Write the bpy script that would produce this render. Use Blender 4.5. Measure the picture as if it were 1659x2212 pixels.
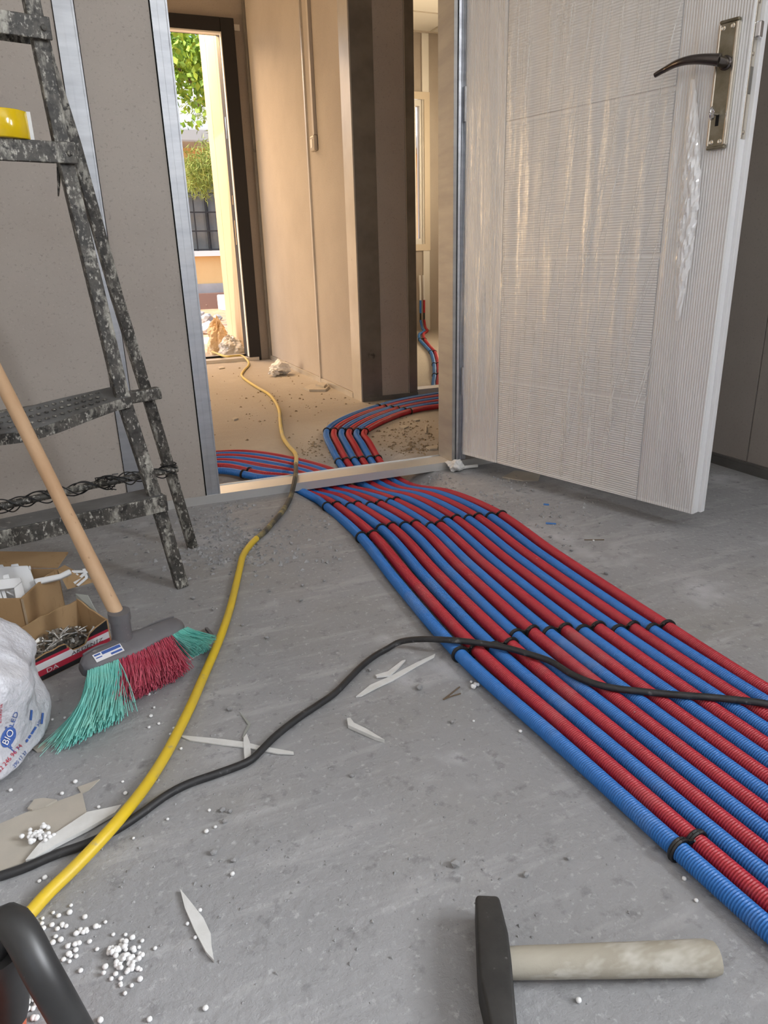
import bpy, bmesh, math, random
import numpy as np
from mathutils import Vector, Matrix
from mathutils.bvhtree import BVHTree
from mathutils import noise as mnoise

for o in list(bpy.data.objects):
    bpy.data.objects.remove(o, do_unlink=True)
S = bpy.context.scene
COL = S.collection
random.seed(7)
RNG = np.random.default_rng(7)

# ------------------------------------------------------------------ camera
F_PX, IMG_W, IMG_H = 1541.7, 1659.0, 2212.0
PITCH, ROLL, YAW, CAM_H = math.radians(19.537), math.radians(1.6436), math.radians(21.575), 0.68
_cp, _sp, _cy, _sy = math.cos(PITCH), math.sin(PITCH), math.cos(YAW), math.sin(YAW)
_f = np.array([_sy * _cp, _cy * _cp, -_sp]); _r = np.array([_cy, -_sy, 0.0]); _d = np.cross(_f, _r)
_c, _s = math.cos(ROLL), math.sin(ROLL)
CR = _c * _r + _s * _d; CD = -_s * _r + _c * _d; CF = _f
CAM_O = np.array([0.0, 0.0, CAM_H])
cam_data = bpy.data.cameras.new('camera')
cam_data.sensor_fit = 'VERTICAL'
cam_data.sensor_height = 24.0
cam_data.lens = F_PX / IMG_H * 24.0
cam_data.clip_start = 0.02
cam_data.clip_end = 300
cam = bpy.data.objects.new('camera', cam_data)
COL.objects.link(cam)
cam.matrix_world = Matrix(((CR[0], -CD[0], -CF[0], 0), (CR[1], -CD[1], -CF[1], 0), (CR[2], -CD[2], -CF[2], CAM_H), (0, 0, 0, 1)))
S.camera = cam

# ------------------------------------------------------------------ world, sun, daylight, exposure
S.view_settings.view_transform = 'Standard'
S.view_settings.look = 'None'
S.view_settings.exposure = 0.35
S.view_settings.gamma = 1.0
S.view_settings.use_curve_mapping = False
S.cycles.use_denoising = True
S.cycles.use_adaptive_sampling = True
S.cycles.adaptive_threshold = 0.025
S.cycles.max_bounces = 6
S.cycles.diffuse_bounces = 4
S.cycles.transparent_max_bounces = 8
S.cycles.sample_clamp_indirect = 6.0
W = bpy.data.worlds.new('sky'); S.world = W; W.use_nodes = True
nt = W.node_tree
bg = nt.nodes['Background']
sky = nt.nodes.new('ShaderNodeTexSky')
sky.sky_type = 'NISHITA'; sky.sun_disc = False
sky.sun_elevation = math.radians(48); sky.sun_rotation = math.radians(250)
sky.air_density = 1.0; sky.dust_density = 2.5
nt.links.new(sky.outputs['Color'], bg.inputs['Color'])
bg.inputs['Strength'].default_value = 0.34


def light(name, kind, loc, direction, energy, color, sx=1.0, sy=1.0, angle=None):
    d = bpy.data.lights.new(name, kind)
    d.energy = energy; d.color = color
    if kind == 'AREA':
        d.shape = 'RECTANGLE'; d.size = sx; d.size_y = sy
    if angle is not None:
        d.angle = angle
    o = bpy.data.objects.new(name, d); COL.objects.link(o)
    o.location = loc
    o.rotation_euler = Vector(direction).to_track_quat('-Z', 'Y').to_euler()
    return o


light('sun', 'SUN', (-4, 8, 9), (0.62, 0.16, -0.77), 3.0, (1.0, 0.9, 0.74), angle=math.radians(0.6))
# daylight at the work room's right window; the other lamps are added fill
light('daylight_work_room', 'AREA', (2.06, -0.75, 1.6), (-1, 0.25, -0.15), 200, (0.92, 0.955, 1.0), 1.15, 1.15)
light('fill_work_room_back', 'AREA', (-0.6, -2.36, 1.5), (0, 1, -0.05), 6, (0.92, 0.96, 1.0), 1.3, 1.25)  # added weak fill from behind the camera, outside an invented window
light('fill_hall', 'AREA', (-2.16, 4.45, 1.0), (1, 0.0, 0.0), 66, (1.0, 0.68, 0.37), 1.5, 1.5)  # added warm fill through an invented window left of the hall
light('fill_outside_door', 'AREA', (0.15, 6.55, 2.85), (0.22, -1, -0.60), 125, (1.0, 0.62, 0.29), 1.5, 0.9)  # added warm panel above the doorway, out of view, brightening the hall
light('fill_end_room', 'AREA', (4.36, 5.2, 1.5), (-1, 0.1, -0.05), 130, (1.0, 0.78, 0.50), 1.5, 1.25)  # added warm fill through an invented side window of the end room


# ------------------------------------------------------------------ pixel helpers (real points on real planes)
def ray(x, y):
    return CR * (x - IMG_W / 2) + CD * (y - IMG_H / 2) + CF * F_PX


def pz(x, y, z=0.0):
    r = ray(x, y); return CAM_O + (z - CAM_H) / r[2] * r


def pY(x, y, v):
    r = ray(x, y); return CAM_O + v / r[1] * r


def pX(x, y, v):
    r = ray(x, y); return CAM_O + v / r[0] * r


def pP(x, y, pt, n):
    r = ray(x, y); t = np.dot(np.asarray(pt) - CAM_O, n) / np.dot(r, n); return CAM_O + t * r


# ------------------------------------------------------------------ object helpers
ORG = {}


def link(o):
    COL.objects.link(o); return o


def tag(o, label=None, cat=None, group=None, kind=None):
    if label: o['label'] = label
    if cat: o['category'] = cat
    if group: o['group'] = group
    if kind: o['kind'] = kind
    return o


def empty(name, loc, label=None, cat=None, group=None, kind=None):
    o = link(bpy.data.objects.new(name, None))
    o.empty_display_size = 0.05
    o.location = tuple(float(v) for v in loc)
    ORG[o.name] = np.array(loc, float)
    return tag(o, label, cat, group, kind)


def mesh_obj(name, verts, faces, mat, parent=None, smooth=False, origin=None):
    v = np.asarray(verts, float)
    if parent is not None:
        org = ORG[parent.name]
    elif origin is not None:
        org = np.array(origin, float)
    else:
        lo, hi = v.min(0), v.max(0); org = np.array([(lo[0] + hi[0]) / 2, (lo[1] + hi[1]) / 2, lo[2]])
    me = bpy.data.meshes.new(name)
    me.from_pydata([tuple(p) for p in (v - org)], [], [tuple(int(i) for i in f) for f in faces])
    me.validate()
    if smooth:
        me.polygons.foreach_set('use_smooth', [True] * len(me.polygons))
    if mat is not None:
        me.materials.append(mat)
    o = link(bpy.data.objects.new(name, me))
    if parent is not None:
        o.parent = parent
    else:
        o.location = tuple(org)
    ORG[o.name] = org
    return o


class MB:
    """collects shapes in world coordinates and links them as one mesh object"""

    def __init__(s):
        s.v = []; s.f = []

    def add(s, verts, faces):
        b = len(s.v)
        s.v.extend([tuple(float(c) for c in p) for p in verts]); s.f.extend([[b + i for i in f] for f in faces])
        return s

    def box(s, x0, x1, y0, y1, z0, z1):
        v = [(x0, y0, z0), (x1, y0, z0), (x1, y1, z0), (x0, y1, z0), (x0, y0, z1), (x1, y0, z1), (x1, y1, z1), (x0, y1, z1)]
        return s.add(v, [(0, 3, 2, 1), (4, 5, 6, 7), (0, 1, 5, 4), (1, 2, 6, 5), (2, 3, 7, 6), (3, 0, 4, 7)])

    def obox(s, o, ax, ay, az, x0, x1, y0, y1, z0, z1):
        o, ax, ay, az = (np.asarray(q, float) for q in (o, ax, ay, az))
        v = [o + ax * a + ay * b + az * c for c in (z0, z1) for a, b in ((x0, y0), (x1, y0), (x1, y1), (x0, y1))]
        return s.add(v, [(0, 3, 2, 1), (4, 5, 6, 7), (0, 1, 5, 4), (1, 2, 6, 5), (2, 3, 7, 6), (3, 0, 4, 7)])

    def bar(s, p0, p1, w, h, side):
        p0, p1 = np.asarray(p0, float), np.asarray(p1, float)
        t = p1 - p0; L = np.linalg.norm(t); t /= L
        a = np.asarray(side, float); a = a - t * np.dot(a, t); a /= np.linalg.norm(a)
        b = np.cross(t, a)
        return s.obox(p0, a, b, t, -w / 2, w / 2, -h / 2, h / 2, 0, L)

    def poly_bar(s, pts, w, h, side):
        """rectangular bar along a polyline, mitred at the bends"""
        P = np.asarray(pts, float); n = len(P); rings = []
        for i in range(n):
            t = P[min(i + 1, n - 1)] - P[max(i - 1, 0)]; t /= np.linalg.norm(t)
            a = np.asarray(side, float); a = a - t * np.dot(a, t); a /= np.linalg.norm(a); b = np.cross(t, a)
            rings.append([P[i] + a * x * w / 2 + b * y * h / 2 for x, y in ((-1, -1), (1, -1), (1, 1), (-1, 1))])
        v = [q for r in rings for q in r]; f = []
        for i in range(n - 1):
            for k in range(4):
                f.append((i * 4 + k, i * 4 + (k + 1) % 4, (i + 1) * 4 + (k + 1) % 4, (i + 1) * 4 + k))
        f.append((3, 2, 1, 0)); f.append(tuple((n - 1) * 4 + k for k in range(4)))
        return s.add(v, f)

    def tube(s, pts, r, seg=10, cap=True):
        P = np.asarray(pts, float); n = len(P)
        R = np.full(n, r) if np.isscalar(r) else np.asarray(r, float)
        T = np.gradient(P, axis=0); T /= np.maximum(np.linalg.norm(T, axis=1), 1e-9)[:, None]
        up = np.array([0, 0, 1.0]) if abs(T[0][2]) < 0.9 else np.array([1.0, 0, 0])
        a = up - T[0] * np.dot(up, T[0]); a /= np.linalg.norm(a)
        ang = np.linspace(0, 2 * np.pi, seg, endpoint=False); V = []
        for i in range(n):
            a = a - T[i] * np.dot(a, T[i]); a /= np.linalg.norm(a); b = np.cross(T[i], a)
            V.append(P[i] + R[i] * (np.cos(ang)[:, None] * a + np.sin(ang)[:, None] * b))
        V = np.concatenate(V); f = []
        for i in range(n - 1):
            for k in range(seg):
                f.append((i * seg + k, i * seg + (k + 1) % seg, (i + 1) * seg + (k + 1) % seg, (i + 1) * seg + k))
        if cap:
            f.append(tuple(range(seg - 1, -1, -1))); f.append(tuple((n - 1) * seg + k for k in range(seg)))
        return s.add(V, f)

    def prism(s, poly, z0, z1):
        """poly: list of xy (counter-clockwise or not) extruded from z0 to z1"""
        n = len(poly)
        area = sum(poly[i][0] * poly[(i + 1) % n][1] - poly[(i + 1) % n][0] * poly[i][1] for i in range(n))
        P = list(poly) if area > 0 else list(poly)[::-1]
        v = [(p[0], p[1], z0) for p in P] + [(p[0], p[1], z1) for p in P]
        f = [tuple(range(n - 1, -1, -1)), tuple(range(n, 2 * n))] + [(i, (i + 1) % n, n + (i + 1) % n, n + i) for i in range(n)]
        return s.add(v, f)

    def slab(s, pts, nrm, th):
        """3-D polygon thickened along nrm"""
        n = len(pts); nrm = np.asarray(nrm, float)
        v = [np.asarray(p, float) for p in pts] + [np.asarray(p, float) + nrm * th for p in pts]
        f = [tuple(range(n - 1, -1, -1)), tuple(range(n, 2 * n))] + [(i, (i + 1) % n, n + (i + 1) % n, n + i) for i in range(n)]
        return s.add(v, f)

    def lathe(s, o, axis, prof, seg=20):
        """prof: list of (distance along the axis, radius)"""
        o = np.asarray(o, float); t = np.asarray(axis, float); t /= np.linalg.norm(t)
        up = np.array([0, 0, 1.0]) if abs(t[2]) < 0.9 else np.array([1.0, 0, 0])
        a = up - t * np.dot(up, t); a /= np.linalg.norm(a); b = np.cross(t, a)
        ang = np.linspace(0, 2 * np.pi, seg, endpoint=False); V = []
        for d, r in prof:
            V.extend(list(o + t * d + r * (np.cos(ang)[:, None] * a + np.sin(ang)[:, None] * b)))
        f = []
        for i in range(len(prof) - 1):
            for k in range(seg):
                f.append((i * seg + k, i * seg + (k + 1) % seg, (i + 1) * seg + (k + 1) % seg, (i + 1) * seg + k))
        f.append(tuple(range(seg - 1, -1, -1))); f.append(tuple((len(prof) - 1) * seg + k for k in range(seg)))
        return s.add(V, f)

    def build(s, name, mat, parent=None, smooth=False, bevel=0.0, origin=None, seg=2):
        o = mesh_obj(name, s.v, s.f, mat, parent, False, origin)
        if bevel > 0:
            bm = bmesh.new(); bm.from_mesh(o.data)
            es = [e for e in bm.edges if len(e.link_faces) == 2 and e.calc_face_angle(0) > 0.5]
            bmesh.ops.bevel(bm, geom=es, offset=bevel, segments=seg, profile=0.5, affect='EDGES', clamp_overlap=True)
            bm.to_mesh(o.data); bm.free()
        if smooth:
            o.data.polygons.foreach_set('use_smooth', [True] * len(o.data.polygons))
            try:
                o.data.set_sharp_from_angle(angle=math.radians(50))
            except Exception:
                pass
        return o


def copy_tree(o, loc=None, rot=None, label=None):
    c = o.copy(); link(c)
    if loc is not None: c.location = tuple(float(q) for q in loc)
    if rot is not None: c.rotation_euler = rot
    if label: c['label'] = label
    for ch in list(o.children):
        k = ch.copy(); link(k); k.parent = c
        for g in list(ch.children):
            kk = g.copy(); link(kk); kk.parent = k
    return c


def spline(pts, n):
    """Catmull-Rom (centripetal-like by chord length) through pts, n samples evenly spaced in length"""
    P = np.asarray(pts, float)
    P = np.vstack([2 * P[0] - P[1], P, 2 * P[-1] - P[-2]])
    out = []
    for i in range(1, len(P) - 2):
        p0, p1, p2, p3 = P[i - 1], P[i], P[i + 1], P[i + 2]
        t01 = max(np.linalg.norm(p1 - p0), 1e-6) ** 0.5; t12 = max(np.linalg.norm(p2 - p1), 1e-6) ** 0.5; t23 = max(np.linalg.norm(p3 - p2), 1e-6) ** 0.5
        m1 = (p2 - p1) + t12 * ((p1 - p0) / t01 - (p2 - p0) / (t01 + t12))
        m2 = (p2 - p1) + t12 * ((p3 - p2) / t23 - (p3 - p1) / (t12 + t23))
        for u in np.linspace(0, 1, 24, endpoint=False):
            a = 2 * (p1 - p2) + m1 + m2; b = -3 * (p1 - p2) - 2 * m1 - m2
            out.append(((a * u + b) * u + m1) * u + p1)
    out.append(P[-2]); out = np.array(out)
    L = np.concatenate([[0], np.cumsum(np.linalg.norm(np.diff(out, axis=0), axis=1))])
    if n < 1: n = max(2, int(L[-1] / n))
    u = np.linspace(0, L[-1], int(n))
    return np.stack([np.interp(u, L, out[:, k]) for k in range(3)], 1)


# ------------------------------------------------------------------ materials
def node(t, kind, **kw):
    n = t.nodes.new(kind)
    for k, v in kw.items():
        if k in n.inputs.keys() if hasattr(n.inputs, 'keys') else False:
            n.inputs[k].default_value = v
        else:
            setattr(n, k, v)
    return n


def mat(name, col, rough=0.6, metal=0.0, col2=None, scale=8.0, detail=6.0, lo=0.35, hi=0.65, stretch=(1, 1, 1), layers=(),
        bump=0.0, bscale=60.0, bstretch=(1, 1, 1), bdist=0.002, spec=0.5, alpha=1.0, trans=0.0, sss=0.0, emit=None, rough2=None, coat=0.0):
    """principled material; col/col2 mixed by noise; layers = (colour, scale, lo, hi, stretch) painted over as patches"""
    m = bpy.data.materials.new(name); m.use_nodes = True
    t = m.node_tree; b = t.nodes['Principled BSDF']
    tc = t.nodes.new('ShaderNodeTexCoord')

    def nz(sc, st, dt=6.0, rg=0.6):
        mp = t.nodes.new('ShaderNodeMapping'); mp.inputs['Scale'].default_value = st
        t.links.new(tc.outputs['Object'], mp.inputs['Vector'])
        n = t.nodes.new('ShaderNodeTexNoise'); n.inputs['Scale'].default_value = sc; n.inputs['Detail'].default_value = dt
        n.inputs['Roughness'].default_value = rg
        t.links.new(mp.outputs['Vector'], n.inputs['Vector']); return n

    def ramp(n, a, c):
        r = t.nodes.new('ShaderNodeMapRange'); r.clamp = True
        r.inputs['From Min'].default_value = a; r.inputs['From Max'].default_value = c
        t.links.new(n.outputs['Fac'], r.inputs['Value']); return r

    cur = None
    b.inputs['Base Color'].default_value = (*col, 1)
    if col2 is not None:
        r = ramp(nz(scale, stretch, detail), lo, hi)
        mx = t.nodes.new('ShaderNodeMix'); mx.data_type = 'RGBA'
        mx.inputs[6].default_value = (*col, 1); mx.inputs[7].default_value = (*col2, 1)
        t.links.new(r.outputs['Result'], mx.inputs[0]); cur = mx.outputs[2]
        if rough2 is not None:
            rr = t.nodes.new('ShaderNodeMapRange'); rr.inputs['To Min'].default_value = rough; rr.inputs['To Max'].default_value = rough2
            t.links.new(r.outputs['Result'], rr.inputs['Value']); t.links.new(rr.outputs['Result'], b.inputs['Roughness'])
    for (lc, ls, l0, l1, lst) in layers:
        r = ramp(nz(ls, lst, 4.0, 0.65), l0, l1)
        mx = t.nodes.new('ShaderNodeMix'); mx.data_type = 'RGBA'
        if cur is None: mx.inputs[6].default_value = (*col, 1)
        else: t.links.new(cur, mx.inputs[6])
        mx.inputs[7].default_value = (*lc, 1)
        t.links.new(r.outputs['Result'], mx.inputs[0]); cur = mx.outputs[2]
    if cur is not None: t.links.new(cur, b.inputs['Base Color'])
    if rough2 is None or col2 is None: b.inputs['Roughness'].default_value = rough
    b.inputs['Metallic'].default_value = metal
    b.inputs['Specular IOR Level'].default_value = spec
    b.inputs['Alpha'].default_value = alpha
    b.inputs['Transmission Weight'].default_value = trans
    b.inputs['Coat Weight'].default_value = coat
    if sss > 0:
        b.inputs['Subsurface Weight'].default_value = sss; b.inputs['Subsurface Radius'].default_value = (0.01, 0.01, 0.01)
    if emit is not None:
        b.inputs['Emission Color'].default_value = (*emit[0], 1); b.inputs['Emission Strength'].default_value = emit[1]
    if bump > 0:
        n = nz(bscale, bstretch, 5.0, 0.65)
        bp = t.nodes.new('ShaderNodeBump'); bp.inputs['Strength'].default_value = bump; bp.inputs['Distance'].default_value = bdist
        t.links.new(n.outputs['Fac'], bp.inputs['Height']); t.links.new(bp.outputs['Normal'], b.inputs['Normal'])
    return m


M = {}
M['floor'] = mat('concrete', (0.27, 0.272, 0.28), 0.85, col2=(0.36, 0.36, 0.365), scale=1.6, lo=0.3, hi=0.7,
                 layers=(((0.30, 0.285, 0.26), 0.9, 0.5, 0.75, (1, 1, 1)), ((0.56, 0.57, 0.60), 3.2, 0.58, 0.78, (1, 1, 1)), ((0.42, 0.42, 0.425), 12, 0.53, 0.72, (0.3, 1.7, 1)), ((0.21, 0.21, 0.215), 34, 0.57, 0.72, (1, 1, 1)),
                         ((0.44, 0.44, 0.45), 90, 0.58, 0.7, (1, 1, 1)), ((0.12, 0.12, 0.125), 150, 0.68, 0.76, (1, 1, 1))),
                 bump=0.7, bscale=70, bdist=0.004)
# tan tint mixed by noise into the hall and end room floor colour
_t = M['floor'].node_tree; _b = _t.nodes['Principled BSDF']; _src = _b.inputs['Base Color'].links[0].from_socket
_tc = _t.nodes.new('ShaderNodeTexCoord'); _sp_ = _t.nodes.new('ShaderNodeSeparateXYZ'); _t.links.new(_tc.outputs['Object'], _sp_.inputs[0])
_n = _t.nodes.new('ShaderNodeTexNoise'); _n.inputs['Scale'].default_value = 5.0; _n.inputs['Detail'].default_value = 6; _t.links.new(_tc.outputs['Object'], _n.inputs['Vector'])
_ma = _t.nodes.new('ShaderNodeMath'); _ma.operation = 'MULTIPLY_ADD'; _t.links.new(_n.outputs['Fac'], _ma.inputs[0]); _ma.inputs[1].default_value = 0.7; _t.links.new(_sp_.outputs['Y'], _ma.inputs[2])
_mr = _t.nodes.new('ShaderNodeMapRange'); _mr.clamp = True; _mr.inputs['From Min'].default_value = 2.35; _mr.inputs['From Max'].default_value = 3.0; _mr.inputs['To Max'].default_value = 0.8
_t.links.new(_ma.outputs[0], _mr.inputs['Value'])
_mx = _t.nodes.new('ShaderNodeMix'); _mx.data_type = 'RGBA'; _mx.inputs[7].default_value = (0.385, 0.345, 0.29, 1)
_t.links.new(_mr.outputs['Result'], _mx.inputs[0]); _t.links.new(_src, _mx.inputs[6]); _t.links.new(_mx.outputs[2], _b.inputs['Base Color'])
M['panel'] = mat('fibre_board', (0.40, 0.355, 0.315), 0.75, col2=(0.46, 0.415, 0.37), scale=2.2,
                 layers=(((0.29, 0.255, 0.225), 140, 0.58, 0.75, (1, 1, 1)), ((0.50, 0.46, 0.41), 160, 0.60, 0.75, (1, 1, 1))), bump=0.12, bscale=200, bdist=0.001)
M['steel'] = mat('galvanised_steel', (0.62, 0.64, 0.68), 0.34, 0.95, col2=(0.50, 0.52, 0.56), scale=5, stretch=(1, 1, 6),
                 layers=(((0.78, 0.80, 0.83), 60, 0.66, 0.74, (0.5, 0.5, 12)),), rough2=0.46, bump=0.08, bscale=90, bstretch=(1, 1, 8), bdist=0.001)
M['steel_dark'] = mat('aged_steel', (0.30, 0.29, 0.27), 0.45, 0.8, col2=(0.22, 0.21, 0.2), scale=6, layers=(((0.10, 0.10, 0.10), 12, 0.68, 0.76, (1, 1, 1)),))
M['steel_pale'] = mat('pale_galvanised_trim', (0.74, 0.71, 0.66), 0.42, 0.75, col2=(0.64, 0.61, 0.56), scale=5, layers=(((0.3, 0.28, 0.25), 40, 0.70, 0.76, (1, 1, 0.3)),))
M['steel_dull'] = mat('dull_jamb_steel', (0.40, 0.39, 0.37), 0.5, 0.7, col2=(0.33, 0.32, 0.31), scale=5, stretch=(1, 1, 5))
M['black_steel'] = mat('black_lacquered_steel', (0.012, 0.012, 0.014), 0.45)
M['black_frame'] = mat('black_door_frame', (0.012, 0.011, 0.013), 0.55)
M['white_paint'] = mat('white_trim', (0.8, 0.79, 0.76), 0.5)
M['ceil'] = mat('ceiling_tile', (0.72, 0.70, 0.66), 0.9)
M['blue'] = mat('blue_conduit_plastic', (0.022, 0.165, 0.52), 0.42, col2=(0.03, 0.19, 0.56), scale=9,
                layers=(((0.16, 0.25, 0.44), 5, 0.55, 0.85, (1, 1, 1)), ((0.40, 0.42, 0.46), 55, 0.70, 0.80, (1, 1, 1))))
M['red'] = mat('red_conduit_plastic', (0.44, 0.018, 0.032), 0.42, col2=(0.50, 0.025, 0.04), scale=9,
               layers=(((0.42, 0.13, 0.13), 5, 0.55, 0.85, (1, 1, 1)), ((0.48, 0.36, 0.35), 55, 0.70, 0.80, (1, 1, 1))))
M['rubber'] = mat('black_rubber', (0.016, 0.016, 0.017), 0.55, col2=(0.03, 0.03, 0.032), scale=30, layers=(((0.16, 0.16, 0.16), 60, 0.62, 0.75, (1, 1, 1)),), bump=0.3, bscale=120)
M['tie'] = mat('cable_tie_plastic', (0.012, 0.012, 0.013), 0.45)
M['yellow'] = mat('yellow_hose_sheath', (0.72, 0.50, 0.015), 0.45, col2=(0.62, 0.44, 0.05), scale=12, layers=(((0.35, 0.30, 0.2), 30, 0.64, 0.76, (1, 1, 1)),))
M['yellow_dusty'] = mat('dusty_yellow_sheath', (0.60, 0.47, 0.13), 0.6, col2=(0.50, 0.42, 0.2), scale=10, layers=(((0.3, 0.27, 0.2), 30, 0.62, 0.76, (1, 1, 1)),))
M['hose_dirty'] = mat('blackened_sheath', (0.05, 0.05, 0.045), 0.6, col2=(0.30, 0.25, 0.12), scale=14, lo=0.5, hi=0.62)
M['ladder'] = mat('chipped_ladder_paint', (0.022, 0.021, 0.019), 0.55, col2=(0.06, 0.055, 0.048), scale=9,
                  layers=(((0.085, 0.078, 0.066), 24, 0.42, 0.60, (1, 1, 1)), ((0.36, 0.345, 0.30), 42, 0.52, 0.65, (1, 1, 0.35)), ((0.44, 0.42, 0.37), 150, 0.55, 0.65, (1, 1, 0.6)), ((0.02, 0.018, 0.015), 80, 0.53, 0.64, (1, 1, 1))), bump=0.4, bscale=80)
M['ladder_top'] = mat('dusty_ladder_step', (0.15, 0.15, 0.148), 0.75, col2=(0.09, 0.088, 0.084), scale=10, layers=(((0.28, 0.27, 0.25), 50, 0.62, 0.74, (1, 1, 1)),), bump=0.2, bscale=80)
M['wood'] = mat('pale_broomstick_wood', (0.47, 0.29, 0.16), 0.6, col2=(0.56, 0.38, 0.23), scale=6, stretch=(1, 1, 0.25),
                layers=(((0.24, 0.13, 0.06), 40, 0.66, 0.74, (2, 2, 0.25)),), bump=0.15, bscale=60)
M['broom_plastic'] = mat('grey_broom_plastic', (0.11, 0.105, 0.115), 0.5, col2=(0.15, 0.145, 0.15), scale=12, layers=(((0.34, 0.33, 0.33), 45, 0.62, 0.74, (1, 1, 1)),))
M['mint'] = mat('mint_bristle', (0.20, 0.66, 0.60), 0.5, col2=(0.34, 0.76, 0.66), scale=30)
M['pink'] = mat('red_bristle', (0.58, 0.07, 0.13), 0.5, col2=(0.66, 0.16, 0.22), scale=30)
M['card'] = mat('corrugated_cardboard', (0.40, 0.25, 0.12), 0.85, col2=(0.44, 0.29, 0.15), scale=7, layers=(((0.33, 0.20, 0.09), 90, 0.6, 0.75, (1, 1, 0.3)),))
M['card_torn'] = mat('torn_cardboard', (0.46, 0.36, 0.25), 0.9, col2=(0.40, 0.3, 0.2), scale=20)
M['prt_black'] = mat('black_print', (0.02, 0.02, 0.022), 0.45)
M['prt_red'] = mat('crimson_print', (0.47, 0.025, 0.055), 0.4)
M['prt_white'] = mat('white_print', (0.78, 0.77, 0.78), 0.4)
M['prt_blue'] = mat('blue_print', (0.05, 0.11, 0.36), 0.5)
M['plastic_white'] = mat('white_moulded_plastic', (0.78, 0.79, 0.80), 0.35)
M['screw'] = mat('zinc_screw', (0.45, 0.44, 0.42), 0.3, 0.95)
M['tape'] = mat('yellow_tape', (0.68, 0.46, 0.0), 0.18, coat=0.5)
M['hammer_iron'] = mat('dirty_cast_iron', (0.032, 0.031, 0.03), 0.6, 0.35, col2=(0.055, 0.053, 0.05), scale=18, layers=(((0.24, 0.23, 0.22), 70, 0.66, 0.76, (1, 1, 1)),), bump=0.35, bscale=60)
M['hammer_wood'] = mat('mortar_stained_wood', (0.43, 0.40, 0.33), 0.8, col2=(0.34, 0.31, 0.25), scale=14, stretch=(0.3, 1, 1),
                       layers=(((0.52, 0.50, 0.44), 20, 0.56, 0.66, (0.4, 1, 1)), ((0.12, 0.11, 0.09), 45, 0.68, 0.75, (0.3, 1, 1))), bump=0.35, bscale=50)
M['foam'] = mat('white_foam', (0.82, 0.82, 0.82), 0.7)
M['plaster'] = mat('white_plaster', (0.72, 0.72, 0.71), 0.85, col2=(0.64, 0.64, 0.62), scale=40, bump=0.3, bscale=120)
M['paper'] = mat('beige_board_paper', (0.46, 0.42, 0.36), 0.85, col2=(0.40, 0.37, 0.32), scale=14)
M['greyboard'] = mat('grey_board_face', (0.33, 0.34, 0.31), 0.8)
M['rubble'] = mat('concrete_crumbs', (0.25, 0.25, 0.255), 0.9, col2=(0.38, 0.38, 0.38), scale=60)
M['tanrubble'] = mat('tan_crumbs', (0.36, 0.29, 0.2), 0.9, col2=(0.2, 0.16, 0.11), scale=60)
M['bronze'] = mat('antique_nickel', (0.34, 0.31, 0.245), 0.30, 0.9, col2=(0.20, 0.175, 0.12), scale=26, lo=0.35, hi=0.7, rough2=0.42)
M['nickel'] = mat('bright_nickel', (0.78, 0.74, 0.66), 0.2, 0.95)
M['lever'] = mat('dark_nickel_lever', (0.115, 0.10, 0.095), 0.2, 0.9)
M['chrome'] = mat('chrome', (0.8, 0.81, 0.85), 0.12, 1.0)
M['hole'] = mat('dark_recess', (0.004, 0.004, 0.004), 0.9)
M['tool'] = mat('scuffed_black_tool', (0.014, 0.0135, 0.0135), 0.45, col2=(0.03, 0.03, 0.03), scale=9, layers=(((0.12, 0.12, 0.12), 40, 0.68, 0.78, (1, 1, 1)),))
M['orange'] = mat('orange_housing', (0.55, 0.10, 0.035), 0.5)
M['pvc'] = mat('window_pvc', (0.80, 0.80, 0.79), 0.3)
M['masking'] = mat('cream_masking_tape', (0.66, 0.58, 0.47), 0.6)
M['trunk'] = mat('grey_trunking', (0.52, 0.47, 0.41), 0.45)
M['facade'] = mat('ochre_facade', (0.78, 0.52, 0.24), 0.9, col2=(0.74, 0.48, 0.21), scale=2)
M['roofmetal'] = mat('pale_metal_roof', (0.72, 0.71, 0.69), 0.5, 0.2)
M['fascia'] = mat('grey_fascia', (0.42, 0.42, 0.40), 0.7)
M['plinth'] = mat('grey_plinth', (0.44, 0.43, 0.42), 0.9, col2=(0.36, 0.35, 0.34), scale=4)
M['beam'] = mat('brown_beam', (0.24, 0.15, 0.12), 0.8)
M['soil'] = mat('orange_soil', (0.60, 0.34, 0.18), 0.95, col2=(0.66, 0.46, 0.32), scale=3, layers=(((0.36, 0.2, 0.1), 18, 0.56, 0.7, (1, 1, 1)),), bump=0.6, bscale=12, bdist=0.03)
M['slab'] = mat('pale_slab', (0.70, 0.66, 0.58), 0.9, col2=(0.62, 0.58, 0.5), scale=6)
M['cream'] = mat('cream_cladding', (0.58, 0.45, 0.28), 0.6, col2=(0.55, 0.42, 0.26), scale=3)
M['leaf'] = mat('green_leaf', (0.16, 0.30, 0.02), 0.55, col2=(0.34, 0.46, 0.04), scale=3)
M['needle'] = mat('pine_needle', (0.22, 0.30, 0.05), 0.6, col2=(0.38, 0.42, 0.10), scale=3)
M['bark'] = mat('bark', (0.14, 0.10, 0.065), 0.9)
M['sack'] = mat('cream_sack_plastic', (0.80, 0.60, 0.36), 0.6, col2=(0.74, 0.52, 0.28), scale=9)
M['sackwhite'] = mat('grey_white_sack', (0.62, 0.60, 0.56), 0.6, col2=(0.54, 0.52, 0.48), scale=9)
M['winglass'] = mat('dim_window_glass', (0.20, 0.22, 0.22), 0.08, 0.0, col2=(0.30, 0.30, 0.27), scale=2.5, spec=0.8)
M['grille'] = mat('black_grille', (0.03, 0.03, 0.03), 0.6)

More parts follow.
